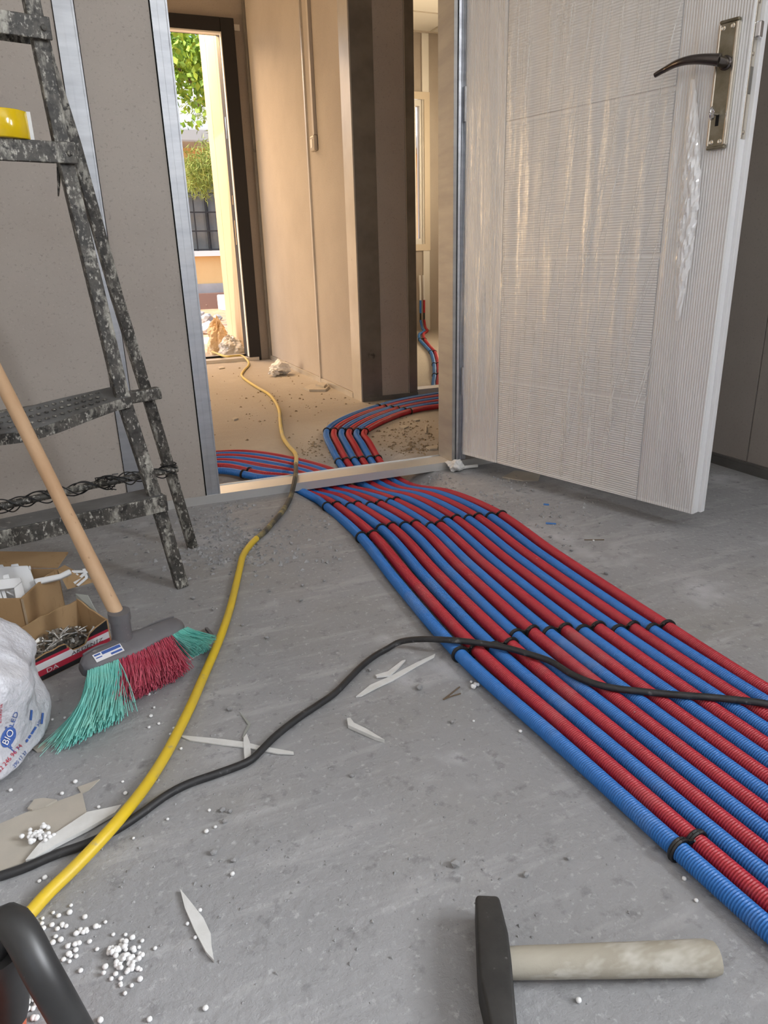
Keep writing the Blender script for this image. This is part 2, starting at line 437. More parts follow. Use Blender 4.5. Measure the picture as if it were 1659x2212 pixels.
# translucent bag plastic
m = mat('milky_bag_plastic', (0.62, 0.62, 0.65), 0.32, col2=(0.50, 0.50, 0.54), scale=9, bump=0.6, bscale=16, bdist=0.02)
b = m.node_tree.nodes['Principled BSDF']; b.inputs['Transmission Weight'].default_value = 0.0
b.inputs['Subsurface Weight'].default_value = 0.3; b.inputs['Subsurface Radius'].default_value = (0.02, 0.02, 0.02)
M['bag'] = m

# door: fine ribs in the moulded skin (bump relief of about 3 mm pitch) across or up
def rib_mat(name, axis, pitch):
    m = bpy.data.materials.new(name); m.use_nodes = True; t = m.node_tree; b = t.nodes['Principled BSDF']
    b.inputs['Base Color'].default_value = (0.80, 0.80, 0.80, 1); b.inputs['Roughness'].default_value = 0.34
    tc = t.nodes.new('ShaderNodeTexCoord'); mp = t.nodes.new('ShaderNodeMapping')
    t.links.new(tc.outputs['Object'], mp.inputs['Vector'])
    nz = t.nodes.new('ShaderNodeTexNoise'); nz.inputs['Scale'].default_value = 1.0; nz.inputs['Detail'].default_value = 3
    mp2 = t.nodes.new('ShaderNodeMapping'); mp2.inputs['Scale'].default_value = (30, 30, 3) if axis == 'U' else (3, 3, 30)
    t.links.new(tc.outputs['Object'], mp2.inputs['Vector']); t.links.new(mp2.outputs['Vector'], nz.inputs['Vector'])
    sep = t.nodes.new('ShaderNodeSeparateXYZ'); t.links.new(mp.outputs['Vector'], sep.inputs['Vector'])
    add = t.nodes.new('ShaderNodeMath'); add.operation = 'MULTIPLY_ADD'
    t.links.new(nz.outputs['Fac'], add.inputs[0]); add.inputs[1].default_value = pitch * 0.5
    t.links.new(sep.outputs['X' if axis == 'U' else 'Z'], add.inputs[2])
    mul = t.nodes.new('ShaderNodeMath'); mul.operation = 'MULTIPLY'; mul.inputs[1].default_value = 2 * math.pi / pitch
    t.links.new(add.outputs[0], mul.inputs[0])
    sn = t.nodes.new('ShaderNodeMath'); sn.operation = 'SINE'; t.links.new(mul.outputs[0], sn.inputs[0])
    bp = t.nodes.new('ShaderNodeBump'); bp.inputs['Strength'].default_value = 0.8; bp.inputs['Distance'].default_value = 0.0008
    t.links.new(sn.outputs[0], bp.inputs['Height']); t.links.new(bp.outputs['Normal'], b.inputs['Normal'])
    return m
M['door_v'] = rib_mat('door_skin_upright_ribs', 'U', 0.0062)
M['door_h'] = rib_mat('door_skin_cross_ribs', 'Z', 0.0062)
M['door_edge'] = mat('door_edge_white', (0.80, 0.80, 0.81), 0.4)

# clear stretch film: see-through sheet, glossy, creases turned milky
m = bpy.data.materials.new('stretch_film'); m.use_nodes = True; t = m.node_tree
for n in list(t.nodes):
    if n.type != 'OUTPUT_MATERIAL': t.nodes.remove(n)
out = [n for n in t.nodes if n.type == 'OUTPUT_MATERIAL'][0]
tr = t.nodes.new('ShaderNodeBsdfTransparent'); tr.inputs['Color'].default_value = (0.97, 0.97, 0.97, 1)
gl = t.nodes.new('ShaderNodeBsdfGlossy'); gl.inputs['Roughness'].default_value = 0.20; gl.inputs['Color'].default_value = (1, 1, 1, 1)
df = t.nodes.new('ShaderNodeBsdfDiffuse'); df.inputs['Color'].default_value = (0.85, 0.85, 0.84, 1)
tc = t.nodes.new('ShaderNodeTexCoord')
def fn(scale, st, dt, rot=0.0):
    mp = t.nodes.new('ShaderNodeMapping'); mp.inputs['Scale'].default_value = st; mp.inputs['Rotation'].default_value = (0, rot, 0)
    n = t.nodes.new('ShaderNodeTexNoise'); n.inputs['Scale'].default_value = scale; n.inputs['Detail'].default_value = dt; n.inputs['Roughness'].default_value = 0.7
    t.links.new(tc.outputs['Object'], mp.inputs['Vector']); t.links.new(mp.outputs['Vector'], n.inputs['Vector']); return n
n1 = fn(70, (1, 1, 0.035), 5, 0.05); n2 = fn(45, (1, 1, 0.05), 4, 0.22); n3 = fn(4, (1, 1, 0.5), 3)
mxn = t.nodes.new('ShaderNodeMath'); mxn.operation = 'ADD'; t.links.new(n1.outputs['Fac'], mxn.inputs[0]); t.links.new(n2.outputs['Fac'], mxn.inputs[1])
bp = t.nodes.new('ShaderNodeBump'); bp.inputs['Strength'].default_value = 0.8; bp.inputs['Distance'].default_value = 0.004
t.links.new(mxn.outputs[0], bp.inputs['Height']); t.links.new(bp.outputs['Normal'], gl.inputs['Normal']); t.links.new(bp.outputs['Normal'], df.inputs['Normal'])
fr = t.nodes.new('ShaderNodeMapRange'); fr.clamp = True; fr.inputs['From Min'].default_value = 0.50; fr.inputs['From Max'].default_value = 0.72; fr.inputs['To Min'].default_value = 0.05; fr.inputs['To Max'].default_value = 0.30
t.links.new(n2.outputs['Fac'], fr.inputs['Value'])
m1 = t.nodes.new('ShaderNodeMixShader'); t.links.new(fr.outputs[0], m1.inputs[0]); t.links.new(tr.outputs[0], m1.inputs[1]); t.links.new(gl.outputs[0], m1.inputs[2])
cr = t.nodes.new('ShaderNodeMapRange'); cr.clamp = True; cr.inputs['From Min'].default_value = 0.55; cr.inputs['From Max'].default_value = 0.72; cr.inputs['To Max'].default_value = 0.75
t.links.new(n1.outputs['Fac'], cr.inputs['Value'])
c2 = t.nodes.new('ShaderNodeMapRange'); c2.clamp = True; c2.inputs['From Min'].default_value = 0.40; c2.inputs['From Max'].default_value = 0.62
t.links.new(n3.outputs['Fac'], c2.inputs['Value'])
mm = t.nodes.new('ShaderNodeMath'); mm.operation = 'MULTIPLY'; t.links.new(cr.outputs[0], mm.inputs[0]); t.links.new(c2.outputs[0], mm.inputs[1])
m2 = t.nodes.new('ShaderNodeMixShader'); t.links.new(mm.outputs[0], m2.inputs[0]); t.links.new(m1.outputs[0], m2.inputs[1]); t.links.new(df.outputs[0], m2.inputs[2])
t.links.new(m2.outputs[0], out.inputs['Surface'])
M['film'] = m

# window glass
m = bpy.data.materials.new('clear_glass'); m.use_nodes = True; t = m.node_tree
for n in list(t.nodes):
    if n.type != 'OUTPUT_MATERIAL': t.nodes.remove(n)
out = [n for n in t.nodes if n.type == 'OUTPUT_MATERIAL'][0]
tr = t.nodes.new('ShaderNodeBsdfTransparent'); gl = t.nodes.new('ShaderNodeBsdfGlossy'); gl.inputs['Roughness'].default_value = 0.02
fr = t.nodes.new('ShaderNodeFresnel'); fr.inputs['IOR'].default_value = 1.45
mx = t.nodes.new('ShaderNodeMixShader'); t.links.new(fr.outputs[0], mx.inputs[0]); t.links.new(tr.outputs[0], mx.inputs[1]); t.links.new(gl.outputs[0], mx.inputs[2])
t.links.new(mx.outputs[0], out.inputs['Surface'])
M['glass'] = m

# ------------------------------------------------------------------ floor with the shallow channel the conduits dip into
def sstep(a, b, x):
    u = min(1.0, max(0.0, (x - a) / (b - a))); return u * u * (3 - 2 * u)


def fh(x, y):
    d = 0.036 * sstep(1.74, 2.04, y) * (1 - sstep(2.24, 2.46, y))
    d *= sstep(0.50 - 0.25 * sstep(2.12, 2.24, y), 0.60 - 0.25 * sstep(2.12, 2.24, y), x) * (1 - sstep(0.93, 1.02, x))
    # threshold to the end room: same kind of channel
    d2 = 0.036 * sstep(3.2, 3.32, y) * (1 - sstep(3.5, 3.7, y)) * sstep(1.62, 1.70, x) * (1 - sstep(1.80, 1.88, x))
    return -max(d, d2)


def axis_vals(a, b, fine):
    v = [a]
    while v[-1] < b - 1e-6:
        x = v[-1]; st = 0.12
        for f0, f1, s in fine:
            if f0 - 1e-6 <= x < f1: st = min(st, s)
        v.append(min(b, x + st))
    return v


xs = axis_vals(-2.1, 4.4, [(0.2, 1.1, 0.02), (1.55, 1.95, 0.04)])
ys = axis_vals(-2.3, 6.7, [(1.68, 2.52, 0.02), (3.16, 3.76, 0.04)])
ver = [(x, y, fh(x, y)) for y in ys for x in xs]; nx = len(xs)
fac = [(j * nx + i, j * nx + i + 1, (j + 1) * nx + i + 1, (j + 1) * nx + i) for j in range(len(ys) - 1) for i in range(nx - 1)]
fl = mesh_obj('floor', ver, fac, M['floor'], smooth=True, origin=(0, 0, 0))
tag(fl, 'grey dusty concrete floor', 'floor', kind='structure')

CEIL = 2.54


def wall(name, label):
    return empty(name, (0, 0, 0), label, 'wall', kind='structure')


def bx(name, m, parent, x0, x1, y0, y1, z0, z1, bevel=0.0):
    return MB().box(x0, x1, y0, y1, z0, z1).build(name, m, parent, bevel=bevel)


# ---- partition in front of the camera (front face at y = 2.09, back at 2.19)
wf = wall('wall_front', 'grey fibre board partition on steel studs behind the stepladder')
bx('panel', M['panel'], wf, -1.9, 0.035, 2.098, 2.110, 0.022, CEIL)
bx('panel', M['panel'], wf, 0.085, 0.2545, 2.098, 2.110, 0.022, CEIL)
bx('panel', M['panel'], wf, 1.125, 1.9, 2.098, 2.110, 0.022, CEIL)
bx('panel', M['panel'], wf, -2.0, 0.292, 2.178, 2.19, 0.022, CEIL)
bx('panel', M['panel'], wf, 1.084, 3.2, 2.178, 2.19, 0.022, CEIL)
bx('panel', M['panel'], wf, 0.298, 1.079, 2.10, 2.19, 2.09, CEIL)


def stud(x0, x1, ret=True):
    mb = MB()
    w = x1 - x0
    mb.box(x0, x1, 2.0945, 2.0965, 0.02, CEIL)                      # face
    mb.box(x0, x0 + 0.004, 2.0915, 2.0965, 0.02, CEIL)              # folded edges stand proud
    mb.box(x1 - 0.004, x1, 2.0915, 2.0965, 0.02, CEIL)
    mb.box(x0 + w * 0.40, x0 + w * 0.44, 2.0935, 2.0965, 0.02, CEIL)
    return mb


stud(0.037, 0.083).box(0.037, 0.040, 2.0965, 2.17, 0.02, CEIL).build('stud', M['steel'], wf)
s = stud(0.2575, 0.298)
s.box(0.2955, 0.298, 2.0965, 2.188, 0.02, CEIL).box(0.290, 0.2955, 2.176, 2.1785, 0.02, CEIL)
s.build('stud', M['steel'], wf)
bx('seal_gap', M['hole'], wf, 0.2545, 0.2575, 2.099, 2.104, 0.02, CEIL)
bx('seal_gap', M['hole'], wf, 0.0345, 0.037, 2.099, 2.104, 0.02, CEIL)
s = MB().box(1.079, 1.0815, 2.090, 2.190, 0.022, CEIL)
s.box(1.079, 1.090, 2.088, 2.0905, 0.022, CEIL)
s.build('jamb_stud', M['steel_dull'], wf)
s = MB().box(1.092, 1.100, 2.082, 2.10, 0.022, CEIL).box(1.104, 1.112, 2.086, 2.10, 0.022, CEIL)
s.box(1.1005, 1.1035, 2.094, 2.10, 0.022, CEIL).box(1.1125, 1.126, 2.080, 2.098, 0.03, CEIL)
s.build('jamb_profile', M['steel'], wf)
s = MB().box(-1.9, 1.9, 2.089, 2.186, 0.0, 0.0225).box(-1.9, 1.9, 2.0862, 2.089, 0.0, 0.026).box(-1.9, 1.9, 2.186, 2.1885, 0.0, 0.026)
s.box(-1.9, 1.9, 2.0925, 2.094, 0.022, 0.0242)
tag(s.build('floor_track', mat('sill_track_steel', (0.70, 0.69, 0.66), 0.40, 0.6, col2=(0.60, 0.60, 0.60), scale=4, stretch=(0.3, 1, 1)), wf), 'galvanised track lying across the doorway')

# ---- right wall with its window (out of the frame)
wr = wall('wall_right', 'grey fibre board wall behind the white door')
for y0, y1, z0, z1 in ((-2.3, -1.4, 0.03, CEIL), (-1.4, -0.1, 0.03, 0.95), (-1.4, -0.1, 2.25, CEIL), (-0.1, 1.62, 0.03, CEIL), (1.625, 2.09, 0.03, CEIL)):
    bx('panel', M['panel'], wr, 1.9, 2.0, y0, y1, z0, z1)
MB().box(1.885, 1.90, -2.3, 2.085, 0.0, 0.028).box(1.888, 1.90, -2.3, 2.085, 0.028, 0.034).build('floor_track', M['steel_dark'], wr)


def window_unit(name, label, axis, pos, a0, a1, z0, z1, th=0.06, mull=True):
    w = empty(name, (0, 0, 0), label, 'window', kind='structure')
    fw = 0.05
    def b(n, m, p0, p1, q0, q1, t0, t1):
        if axis == 'x': return bx(n, m, w, pos + t0, pos + t1, p0, p1, q0, q1)
        return bx(n, m, w, p0, p1, pos + t0, pos + t1, q0, q1)
    b('frame_bar', M['pvc'], a0, a1, z0, z0 + fw, 0, th); b('frame_bar', M['pvc'], a0, a1, z1 - fw, z1, 0, th)
    b('frame_bar', M['pvc'], a0, a0 + fw, z0 + fw, z1 - fw, 0, th); b('frame_bar', M['pvc'], a1 - fw, a1, z0 + fw, z1 - fw, 0, th)
    if mull:
        c = (a0 + a1) / 2; b('mullion', M['pvc'], c - 0.035, c + 0.035, z0 + fw, z1 - fw, 0, th)
        b('pane', M['glass'], a0 + fw, c - 0.035, z0 + fw, z1 - fw, th / 2, th / 2 + 0.006); b('pane', M['glass'], c + 0.035, a1 - fw, z0 + fw, z1 - fw, th / 2, th / 2 + 0.006)
    else:
        b('pane', M['glass'], a0 + fw, a1 - fw, z0 + fw, z1 - fw, th / 2, th / 2 + 0.006)
    return w


window_unit('window_1', 'white window in the right wall of the work room', 'x', 1.93, -1.4, -0.1, 0.95, 2.25, mull=False)
wb = wall('wall_back', 'grey fibre board wall behind the camera')
for x0, x1, z0, z1 in ((-1.9, -1.3, 0, CEIL), (-1.3, 0.1, 0, 0.85), (-1.3, 0.1, 2.15, CEIL), (0.1, 1.9, 0, CEIL)):
    bx('panel', M['panel'], wb, x0, x1, -2.3, -2.2, z0, z1)
window_unit('added_window_2', 'added white window in the unseen back wall of the work room', 'y', -2.28, -1.3, 0.1, 0.85, 2.15)  # opening invented to let the back fill in
wl = wall('wall_left', 'grey fibre board wall left of the work room')
bx('panel', M['panel'], wl, -2.0, -1.9, -2.3, 2.178, 0, CEIL)

# ---- hall: right side wall at x = 1.232
wh = wall('wall_hall_right', 'tan board wall along the hall')
bx('panel', M['panel'], wh, 1.236, 1.30, 3.50, 4.055, 0.03, CEIL)
bx('panel', M['panel'], wh, 1.236, 1.30, 4.09, 5.28, 0.03, CEIL)
MB().box(1.226, 1.30, 4.056, 4.066, 0.0, CEIL).box(1.231, 1.30, 4.066, 4.089, 0.0, CEIL).build('joint_strip', M['steel_pale'], wh)
MB().box(1.228, 1.30, 3.502, 5.30, 0.0, 0.028).build('floor_track', M['steel_pale'], wh)
MB().box(1.219, 1.30, 5.285, 5.30, 0.0, CEIL).box(1.226, 1.30, 5.30, 5.33, 0.0, CEIL).build('corner_trim', M['steel_dark'], wh)
# column at the wall end: pale flange to the hall, dull face to the camera
bx('corner_flange', M['steel_pale'], wh, 1.230, 1.236, 3.372, 3.50, 0.0, CEIL)
wc = wall('wall_hall_column', 'dark brown board and steel column beside the inner doorway')
bx('steel_face', M['steel_dark'], wc, 1.236, 1.343, 3.370, 3.40, 0.0, CEIL)
bx('panel', M['panel'], wc, 1.344, 1.49, 3.374, 3.386, 0.02, CEIL)
bx('panel', M['panel'], wc, 1.30, 1.49, 3.458, 3.47, 0.02, CEIL)
MB().box(1.492, 1.494, 3.368, 3.46, 0.0, CEIL).box(1.494, 1.54, 3.372, 3.376, 0.0, CEIL).box(1.5375, 1.54, 3.376, 3.47, 0.0, CEIL).build('jamb_stud', M['steel_dark'], wc)
bx('joint_line', M['steel_pale'], wc, 1.4905, 1.4925, 3.3665, 3.374, 0.02, CEIL)
bx('floor_track', M['steel_dark'], wc, 1.236, 1.54, 3.365, 3.47, 0.0, 0.022)
MB().box(1.54, 2.35, 3.372, 3.47, 0.010, 0.032).box(1.54, 2.35, 3.368, 3.372, 0.006, 0.036).build('door_sill', M['steel_pale'], wc)
bx('panel', M['panel'], wc, 2.35, 4.2, 3.372, 3.47, 0.0, CEIL)
bx('panel', M['panel'], wc, 1.54, 2.35, 3.372, 3.47, 2.09, CEIL)
bx('hall_end_panel', M['panel'], wc, 3.2, 3.25, 2.19, 3.372, 0.0, CEIL)

# ---- hall end wall with the outside door
we = wall('wall_hall_end', 'tan board wall over the outside doorway')
bx('panel', M['panel'], we, -2.0, 0.10, 5.33, 5.43, 0, CEIL)
bx('panel', M['panel'], we, 1.14, 1.33, 5.33, 5.43, 0, CEIL)
bx('panel', M['panel'], we, 0.10, 1.14, 5.33, 5.43, 2.13, CEIL)
bx('clip', M['white_paint'], we, 1.165, 1.20, 5.322, 5.33, 2.09, 2.125)
wlh = wall('wall_hall_left', 'tan board wall on the far left of the hall')
for y0, y1, z0, z1 in ((2.19, 3.65, 0, CEIL), (3.65, 5.25, 0, 0.2), (3.65, 5.25, 1.8, CEIL), (5.25, 5.43, 0, CEIL)):
    bx('panel', M['panel'], wlh, -2.1, -2.0, y0, y1, z0, z1)
window_unit('added_window_3', 'added white window on the unseen far left of the hall', 'x', -2.08, 3.65, 5.25, 0.2, 1.8)  # opening invented to let the hall fill in
d2 = empty('door_2', (0, 0, 0), 'black framed outside doorway at the end of the hall', 'door', kind='structure')
s = MB().box(1.072, 1.16, 5.298, 5.345, 0.0, 2.152).box(0.08, 1.072, 5.298, 5.345, 2.072, 2.152).box(0.08, 0.168, 5.298, 5.345, 0.0, 2.072)
s.build('frame', M['black_frame'], d2, bevel=0.004)
s = MB().box(1.068, 1.076, 5.300, 5.350, 0.03, 2.072).box(0.168, 1.068, 5.300, 5.350, 2.063, 2.0715)
s.build('seal_strip', M['white_paint'], d2)
s = MB().box(1.066, 1.14, 5.345, 5.45, 0.0, 2.13).box(0.17, 1.066, 5.345, 5.45, 2.085, 2.13).box(0.10, 0.17, 5.345, 5.45, 0.0, 2.13)
s.build('rebate', M['black_frame'], d2)
for z, h in ((1.47, 0.13), (1.06, 0.06), (0.80, 0.16)):
    bx('strike_plate', M['chrome'], d2, 1.0645, 1.0665, 5.36, 5.385, z, z + h)
MB().box(0.10, 1.14, 5.29, 5.42, 0.0, 0.024).box(0.10, 1.14, 5.42, 5.47, 0.0, 0.034).build('threshold', M['steel_pale'], d2)
bx('threshold_seal', M['hole'], d2, 0.17, 1.066, 5.405, 5.415, 0.024, 0.038)

# ---- conduit trunking and switch box on the hall wall
tr_ = empty('switch_box', (1.236, 3.93, 1.2), 'small grey switch box under a vertical trunking on the tan hall wall', 'switch')
MB().box(1.212, 1.236, 3.895, 3.965, 1.212, 1.285).build('box', M['trunk'], tr_, bevel=0.008)
bx('rocker', M['white_paint'], tr_, 1.2095, 1.2125, 3.912, 3.948, 1.228, 1.268)
MB().box(1.218, 1.236, 3.900, 3.925, 1.285, CEIL).box(1.222, 1.236, 3.925, 3.94, 1.285, CEIL).build('trunking', M['trunk'], tr_, bevel=0.002)

# ---- end room
w3 = wall('wall_end_room_far', 'tan board wall with a taped window in the end room')
for x0, x1, z0, z1 in ((1.30, 2.0, 0, CEIL), (2.0, 3.09, 0, 0.77), (2.0, 3.09, 2.045, CEIL), (3.155, 4.2, 0, CEIL)):
    bx('panel', M['panel'], w3, x0, x1, 6.60, 6.70, z0, z1)
bx('joint_strip', M['white_paint'], w3, 3.09, 3.155, 6.592, 6.70, 0.0, CEIL)
bx('panel', M['panel'], w3, 1.30, 1.36, 3.47, 6.6, 0, CEIL)
wn = window_unit('window_4', 'white framed bright window edged with masking tape', 'y', 6.60, 1.96, 3.115, 0.80, 2.015)
s = MB().box(1.95, 3.16, 6.586, 6.591, 2.015, 2.075).box(3.105, 3.16, 6.586, 6.591, 0.80, 2.015).box(1.95, 3.16, 6.586, 6.591, 0.742, 0.80)
s.build('masking_tape', M['masking'], wn)
bx('sash_bar', M['pvc'], wn, 2.98, 3.03, 6.61, 6.65, 0.85, 1.965)
w3r = wall('wall_end_room_right', 'tan board wall on the right of the end room')
for y0, y1, z0, z1 in ((3.47, 4.4, 0, CEIL), (4.4, 6.0, 0, 0.85), (4.4, 6.0, 2.15, CEIL), (6.0, 6.6, 0, CEIL)):
    bx('panel', M['panel'], w3r, 4.2, 4.3, y0, y1, z0, z1)
window_unit('added_window_5', 'added white window on the unseen right of the end room', 'x', 4.22, 4.4, 6.0, 0.85, 2.15)  # opening invented to let the end room fill in

# ---- ceiling
ce = empty('ceiling', (0, 0, 0), 'pale ceiling of square tiles on a thin grid', 'ceiling', kind='structure')
bx('slab', M['ceil'], ce, -2.2, 4.4, -2.4, 5.48, CEIL + 0.012, CEIL + 0.1)
bx('slab', M['ceil'], ce, 1.30, 4.4, 5.48, 6.75, CEIL + 0.012, CEIL + 0.1)
for i in range(5):
    for j in range(5):
        x0, y0 = 1.335 + i * 0.612, 3.49 + j * 0.656
        bx('ceiling_tile', M['ceil'], ce, x0 + 0.006, x0 + 0.606, y0 + 0.006, min(y0 + 0.65, 6.598), CEIL, CEIL + 0.012)
for i in range(6):
    bx('grid_bar', M['trunk'], ce, 1.335 + i * 0.612 - 0.009, 1.335 + i * 0.612 + 0.009, 3.47, 6.6, CEIL - 0.004, CEIL + 0.0119)
for j in range(6):
    bx('grid_bar', M['trunk'], ce, 1.335, 4.2, 3.49 + j * 0.656 - 0.009, 3.49 + j * 0.656 + 0.009, CEIL - 0.0042, CEIL + 0.0119)
bx('grid_bar', M['trunk'], ce, 1.335, 4.2, 6.575, 6.6, CEIL - 0.012, CEIL + 0.0119)

# ------------------------------------------------------------------ white door wrapped in film (door_1)
DA = math.radians(-73.44)
DU = np.array([math.cos(DA), math.sin(DA), 0.0])           # hinge to free edge
DN = np.array([math.sin(DA), -math.cos(DA), 0.0])          # out of the face towards the camera side
if DN[0] > 0: DN = -DN
DZ = np.array([0, 0, 1.0]); DO = np.array([1.111, 2.074, 0.0])
DW, DH, DT = 0.822, 2.06, 0.043
d1 = empty('door_1', tuple(DO), 'white ribbed interior door wrapped in clear film, standing open', 'door', kind='structure')
d1.rotation_euler = (0, 0, DA)
ORG['door_1'] = DO


def dloc(u, n, z):
    """door local: x = along the leaf, y = out of the visible face"""
    return (u, -n, z)


class DB(MB):
    """shapes given in (u, n, z) of the door leaf, linked in the door's local frame"""

    def b(s, u0, u1, n0, n1, z0, z1):
        return s.box(u0, u1, -n1, -n0, z0, z1)

    def build(s, name, m, parent=None, smooth=False, bevel=0.0, seg=2):
        save = ORG[parent.name]; ORG[parent.name] = np.zeros(3)
        o = MB.build(s, name, m, parent, smooth, bevel, seg=seg)
        ORG[parent.name] = save; ORG[o.name] = np.zeros(3)
        return o


ORG['door_1'] = np.zeros(3)
ZB = 0.05
# local +x is DU, local +y = rotated (0,1): check the side the visible face is on
_ly = np.array([-math.sin(DA), math.cos(DA), 0.0])
FACE = -1.0 if np.dot(_ly, DN) < 0 else 1.0


def D():
    return DB()


def dbox(mb, u0, u1, n0, n1, z0, z1):
    a, c = sorted((FACE * n0, FACE * n1)); return mb.box(u0, u1, a, c, z0, z1)


dbox(D(), 0, DW, -DT * 0.62, -0.004, ZB, DH).build('leaf_core', M['door_edge'], d1)
dbox(D(), 0, DW - 0.0001, -DT, -DT * 0.62, ZB + 0.004, DH).build('leaf_back', M['door_edge'], d1)
dbox(D(), DW, DW + 0.009, -DT, -DT * 0.60, ZB + 0.001, DH).build('rebate_lip', M['door_edge'], d1, bevel=0.001)
dbox(D(), 0.0, 0.1535, -0.004, 0, ZB, DH).build('stile', M['door_v'], d1, bevel=0.0012)
dbox(D(), 0.6645, DW, -0.004, 0, ZB, DH).build('stile', M['door_v'], d1, bevel=0.0012)
zs = [ZB, 0.319, 0.671, 1.023, 1.375, 1.727, DH]
for i in range(6):
    dbox(D(), 0.1565, 0.6615, -0.004, -0.0003, zs[i] + (0.004 if i else 0), zs[i + 1] - 0.004).build('panel', M['door_h'], d1, bevel=0.0026)
# film: a slack sheet, its folds real geometry
fu = np.linspace(-0.004, 0.78, 150); fz = np.linspace(ZB + 0.012, DH, 160); fv = []; ff = []
def edge_u(z):
    # the film stops short of the free edge around and under the handle
    return 0.742 - 0.030 * sstep(0.75, 1.15, z) + 0.07 * (1 - sstep(0.05, 0.42, z))
for z in fz:
    for u in fu:
        k = (u + 0.004) / 0.784; uu = -0.004 + k * (edge_u(z) + 0.004)
        w = mnoise.fractal(Vector((uu * 26, z * 1.1, 3.3)), 0.9, 2.0, 5) * 0.0035 + mnoise.fractal(Vector((uu * 11 + z * 2.6, z * 0.7, 9.1)), 0.9, 2.0, 3) * 0.003
        fv.append((uu, FACE * (0.0055 + w + 0.002 * math.sin(uu * 90 + z * 5)), z))
n_u = len(fu)
for j in range(len(fz) - 1):
    for i in range(n_u - 1):
        ff.append((j * n_u + i, j * n_u + i + 1, (j + 1) * n_u + i + 1, (j + 1) * n_u + i))
fo = mesh_obj('stretch_film', fv, ff, M['film'], d1, smooth=True)
tag(fo, 'clear wrinkled stretch film over the door')
# taut folds in the film: fine raised creases running up the sheet
mf = bpy.data.materials.new('film_crease'); mf.use_nodes = True
_b2 = mf.node_tree.nodes['Principled BSDF']; _b2.inputs['Base Color'].default_value = (0.98, 0.98, 0.98, 1); _b2.inputs['Roughness'].default_value = 0.2; _b2.inputs['Alpha'].default_value = 0.5; _b2.inputs['Specular IOR Level'].default_value = 0.9
rf_ = random.Random(5); crs = D()
for k in range(120):
    u = rf_.uniform(0.0, 0.70); zc = rf_.uniform(0.15, 1.7) if u < 0.45 else rf_.uniform(0.3, 1.7); L = rf_.uniform(0.08, 0.5) ** 1.0 * (1.6 if rf_.random() < 0.2 else 1)
    sl = rf_.gauss(0.02, 0.02) + 0.20 * sstep(0.15, 0.6, u) * (0.6 + 0.6 * rf_.random()); pts = []; rr = []
    for q in np.linspace(-0.5, 0.5, 14):
        z = zc + q * L; uu = u + q * L * sl + 0.0015 * mnoise.noise(Vector((z * 9, k * 1.7, 0)))
        if not (ZB + 0.02 < z < DH - 0.01) or uu > edge_u(z) - 0.004 or uu < 0: continue
        w = mnoise.fractal(Vector((uu * 26, z * 1.1, 3.3)), 0.9, 2.0, 5) * 0.0035 + mnoise.fractal(Vector((uu * 11 + z * 2.6, z * 0.7, 9.1)), 0.9, 2.0, 3) * 0.003
        pts.append((uu, FACE * (0.0062 + w + 0.002 * math.sin(uu * 90 + z * 5)), z)); rr.append(0.0002 + 0.0005 * math.cos(q * math.pi) * rf_.uniform(0.5, 1))
    if len(pts) > 3: crs.tube(pts, rr, 5)
crs.build('film_creases', mf, fo, smooth=True)
# crumpled gathered strip of film hanging along its loose edge
cv = []; cf = []
nu_, nz_ = 14, 90
for j in range(nz_):
    z = 0.52 + (1.03 - 0.52) * j / (nz_ - 1); prof = math.sin(math.pi * j / (nz_ - 1)) ** 0.8
    wid = 0.008 + 0.038 * prof
    for i in range(nu_):
        k = i / (nu_ - 1); u = edge_u(z) - 0.012 + (k - 0.5) * wid
        nn = 0.008 + 0.010 * prof * math.sin(math.pi * k) + 0.007 * prof * mnoise.noise(Vector((u * 190, z * 60, 1.7)))
        cv.append((u, FACE * nn, z))
for j in range(nz_ - 1):
    for i in range(nu_ - 1):
        cf.append((j * nu_ + i, j * nu_ + i + 1, (j + 1) * nu_ + i + 1, (j + 1) * nu_ + i))
m = bpy.data.materials.new('gathered_film'); m.use_nodes = True
b = m.node_tree.nodes['Principled BSDF']; b.inputs['Base Color'].default_value = (0.95, 0.95, 0.96, 1); b.inputs['Roughness'].default_value = 0.06
b.inputs['Alpha'].default_value = 0.7; b.inputs['Specular IOR Level'].default_value = 1.0
mesh_obj('gathered_film', cv, cf, m, d1, smooth=False)
# handle set
pl0, pl1, pz0, pz1 = 0.757, 0.797, 0.885, 1.126
dh = D(); dbox(dh, pl0, pl1, 0, 0.010, pz0, pz1); plate = dh.build('handle_plate', M['bronze'], d1, bevel=0.003)
dh = D(); dbox(dh, pl1 - 0.006, pl1 + 0.002, 0, 0.0125, pz0 + 0.006, pz1 - 0.006); dbox(dh, pl0 - 0.002, pl0 + 0.004, 0, 0.0115, pz0 + 0.006, pz1 - 0.006)
dh.build('side_bead', M['nickel'], plate, bevel=0.0025)
for zz in (pz0 - 0.001, pz1 - 0.006):
    dh = D(); dbox(dh, pl0 - 0.001, pl1 + 0.001, 0, 0.013, zz, zz + 0.007); dh.build('end_moulding', M['bronze'], plate, bevel=0.003)
for uu, zz in ((0.765, 1.112), (0.785, 1.113), (0.766, 0.899), (0.785, 0.899)):
    D().lathe((uu, FACE * 0.0095, zz), (0, FACE, 0), [(0, 0.005), (0.0012, 0.005), (0.002, 0.0035), (0.0014, 0.002)], 14).build('screw', M['nickel'], plate, smooth=True)
lev = D().lathe((0.779, FACE * 0.010, 1.047), (0, FACE, 0), [(0, 0.014), (0.004, 0.014), (0.006, 0.011), (0.030, 0.0095), (0.042, 0.0100)], 20)
lp = []; lr = []
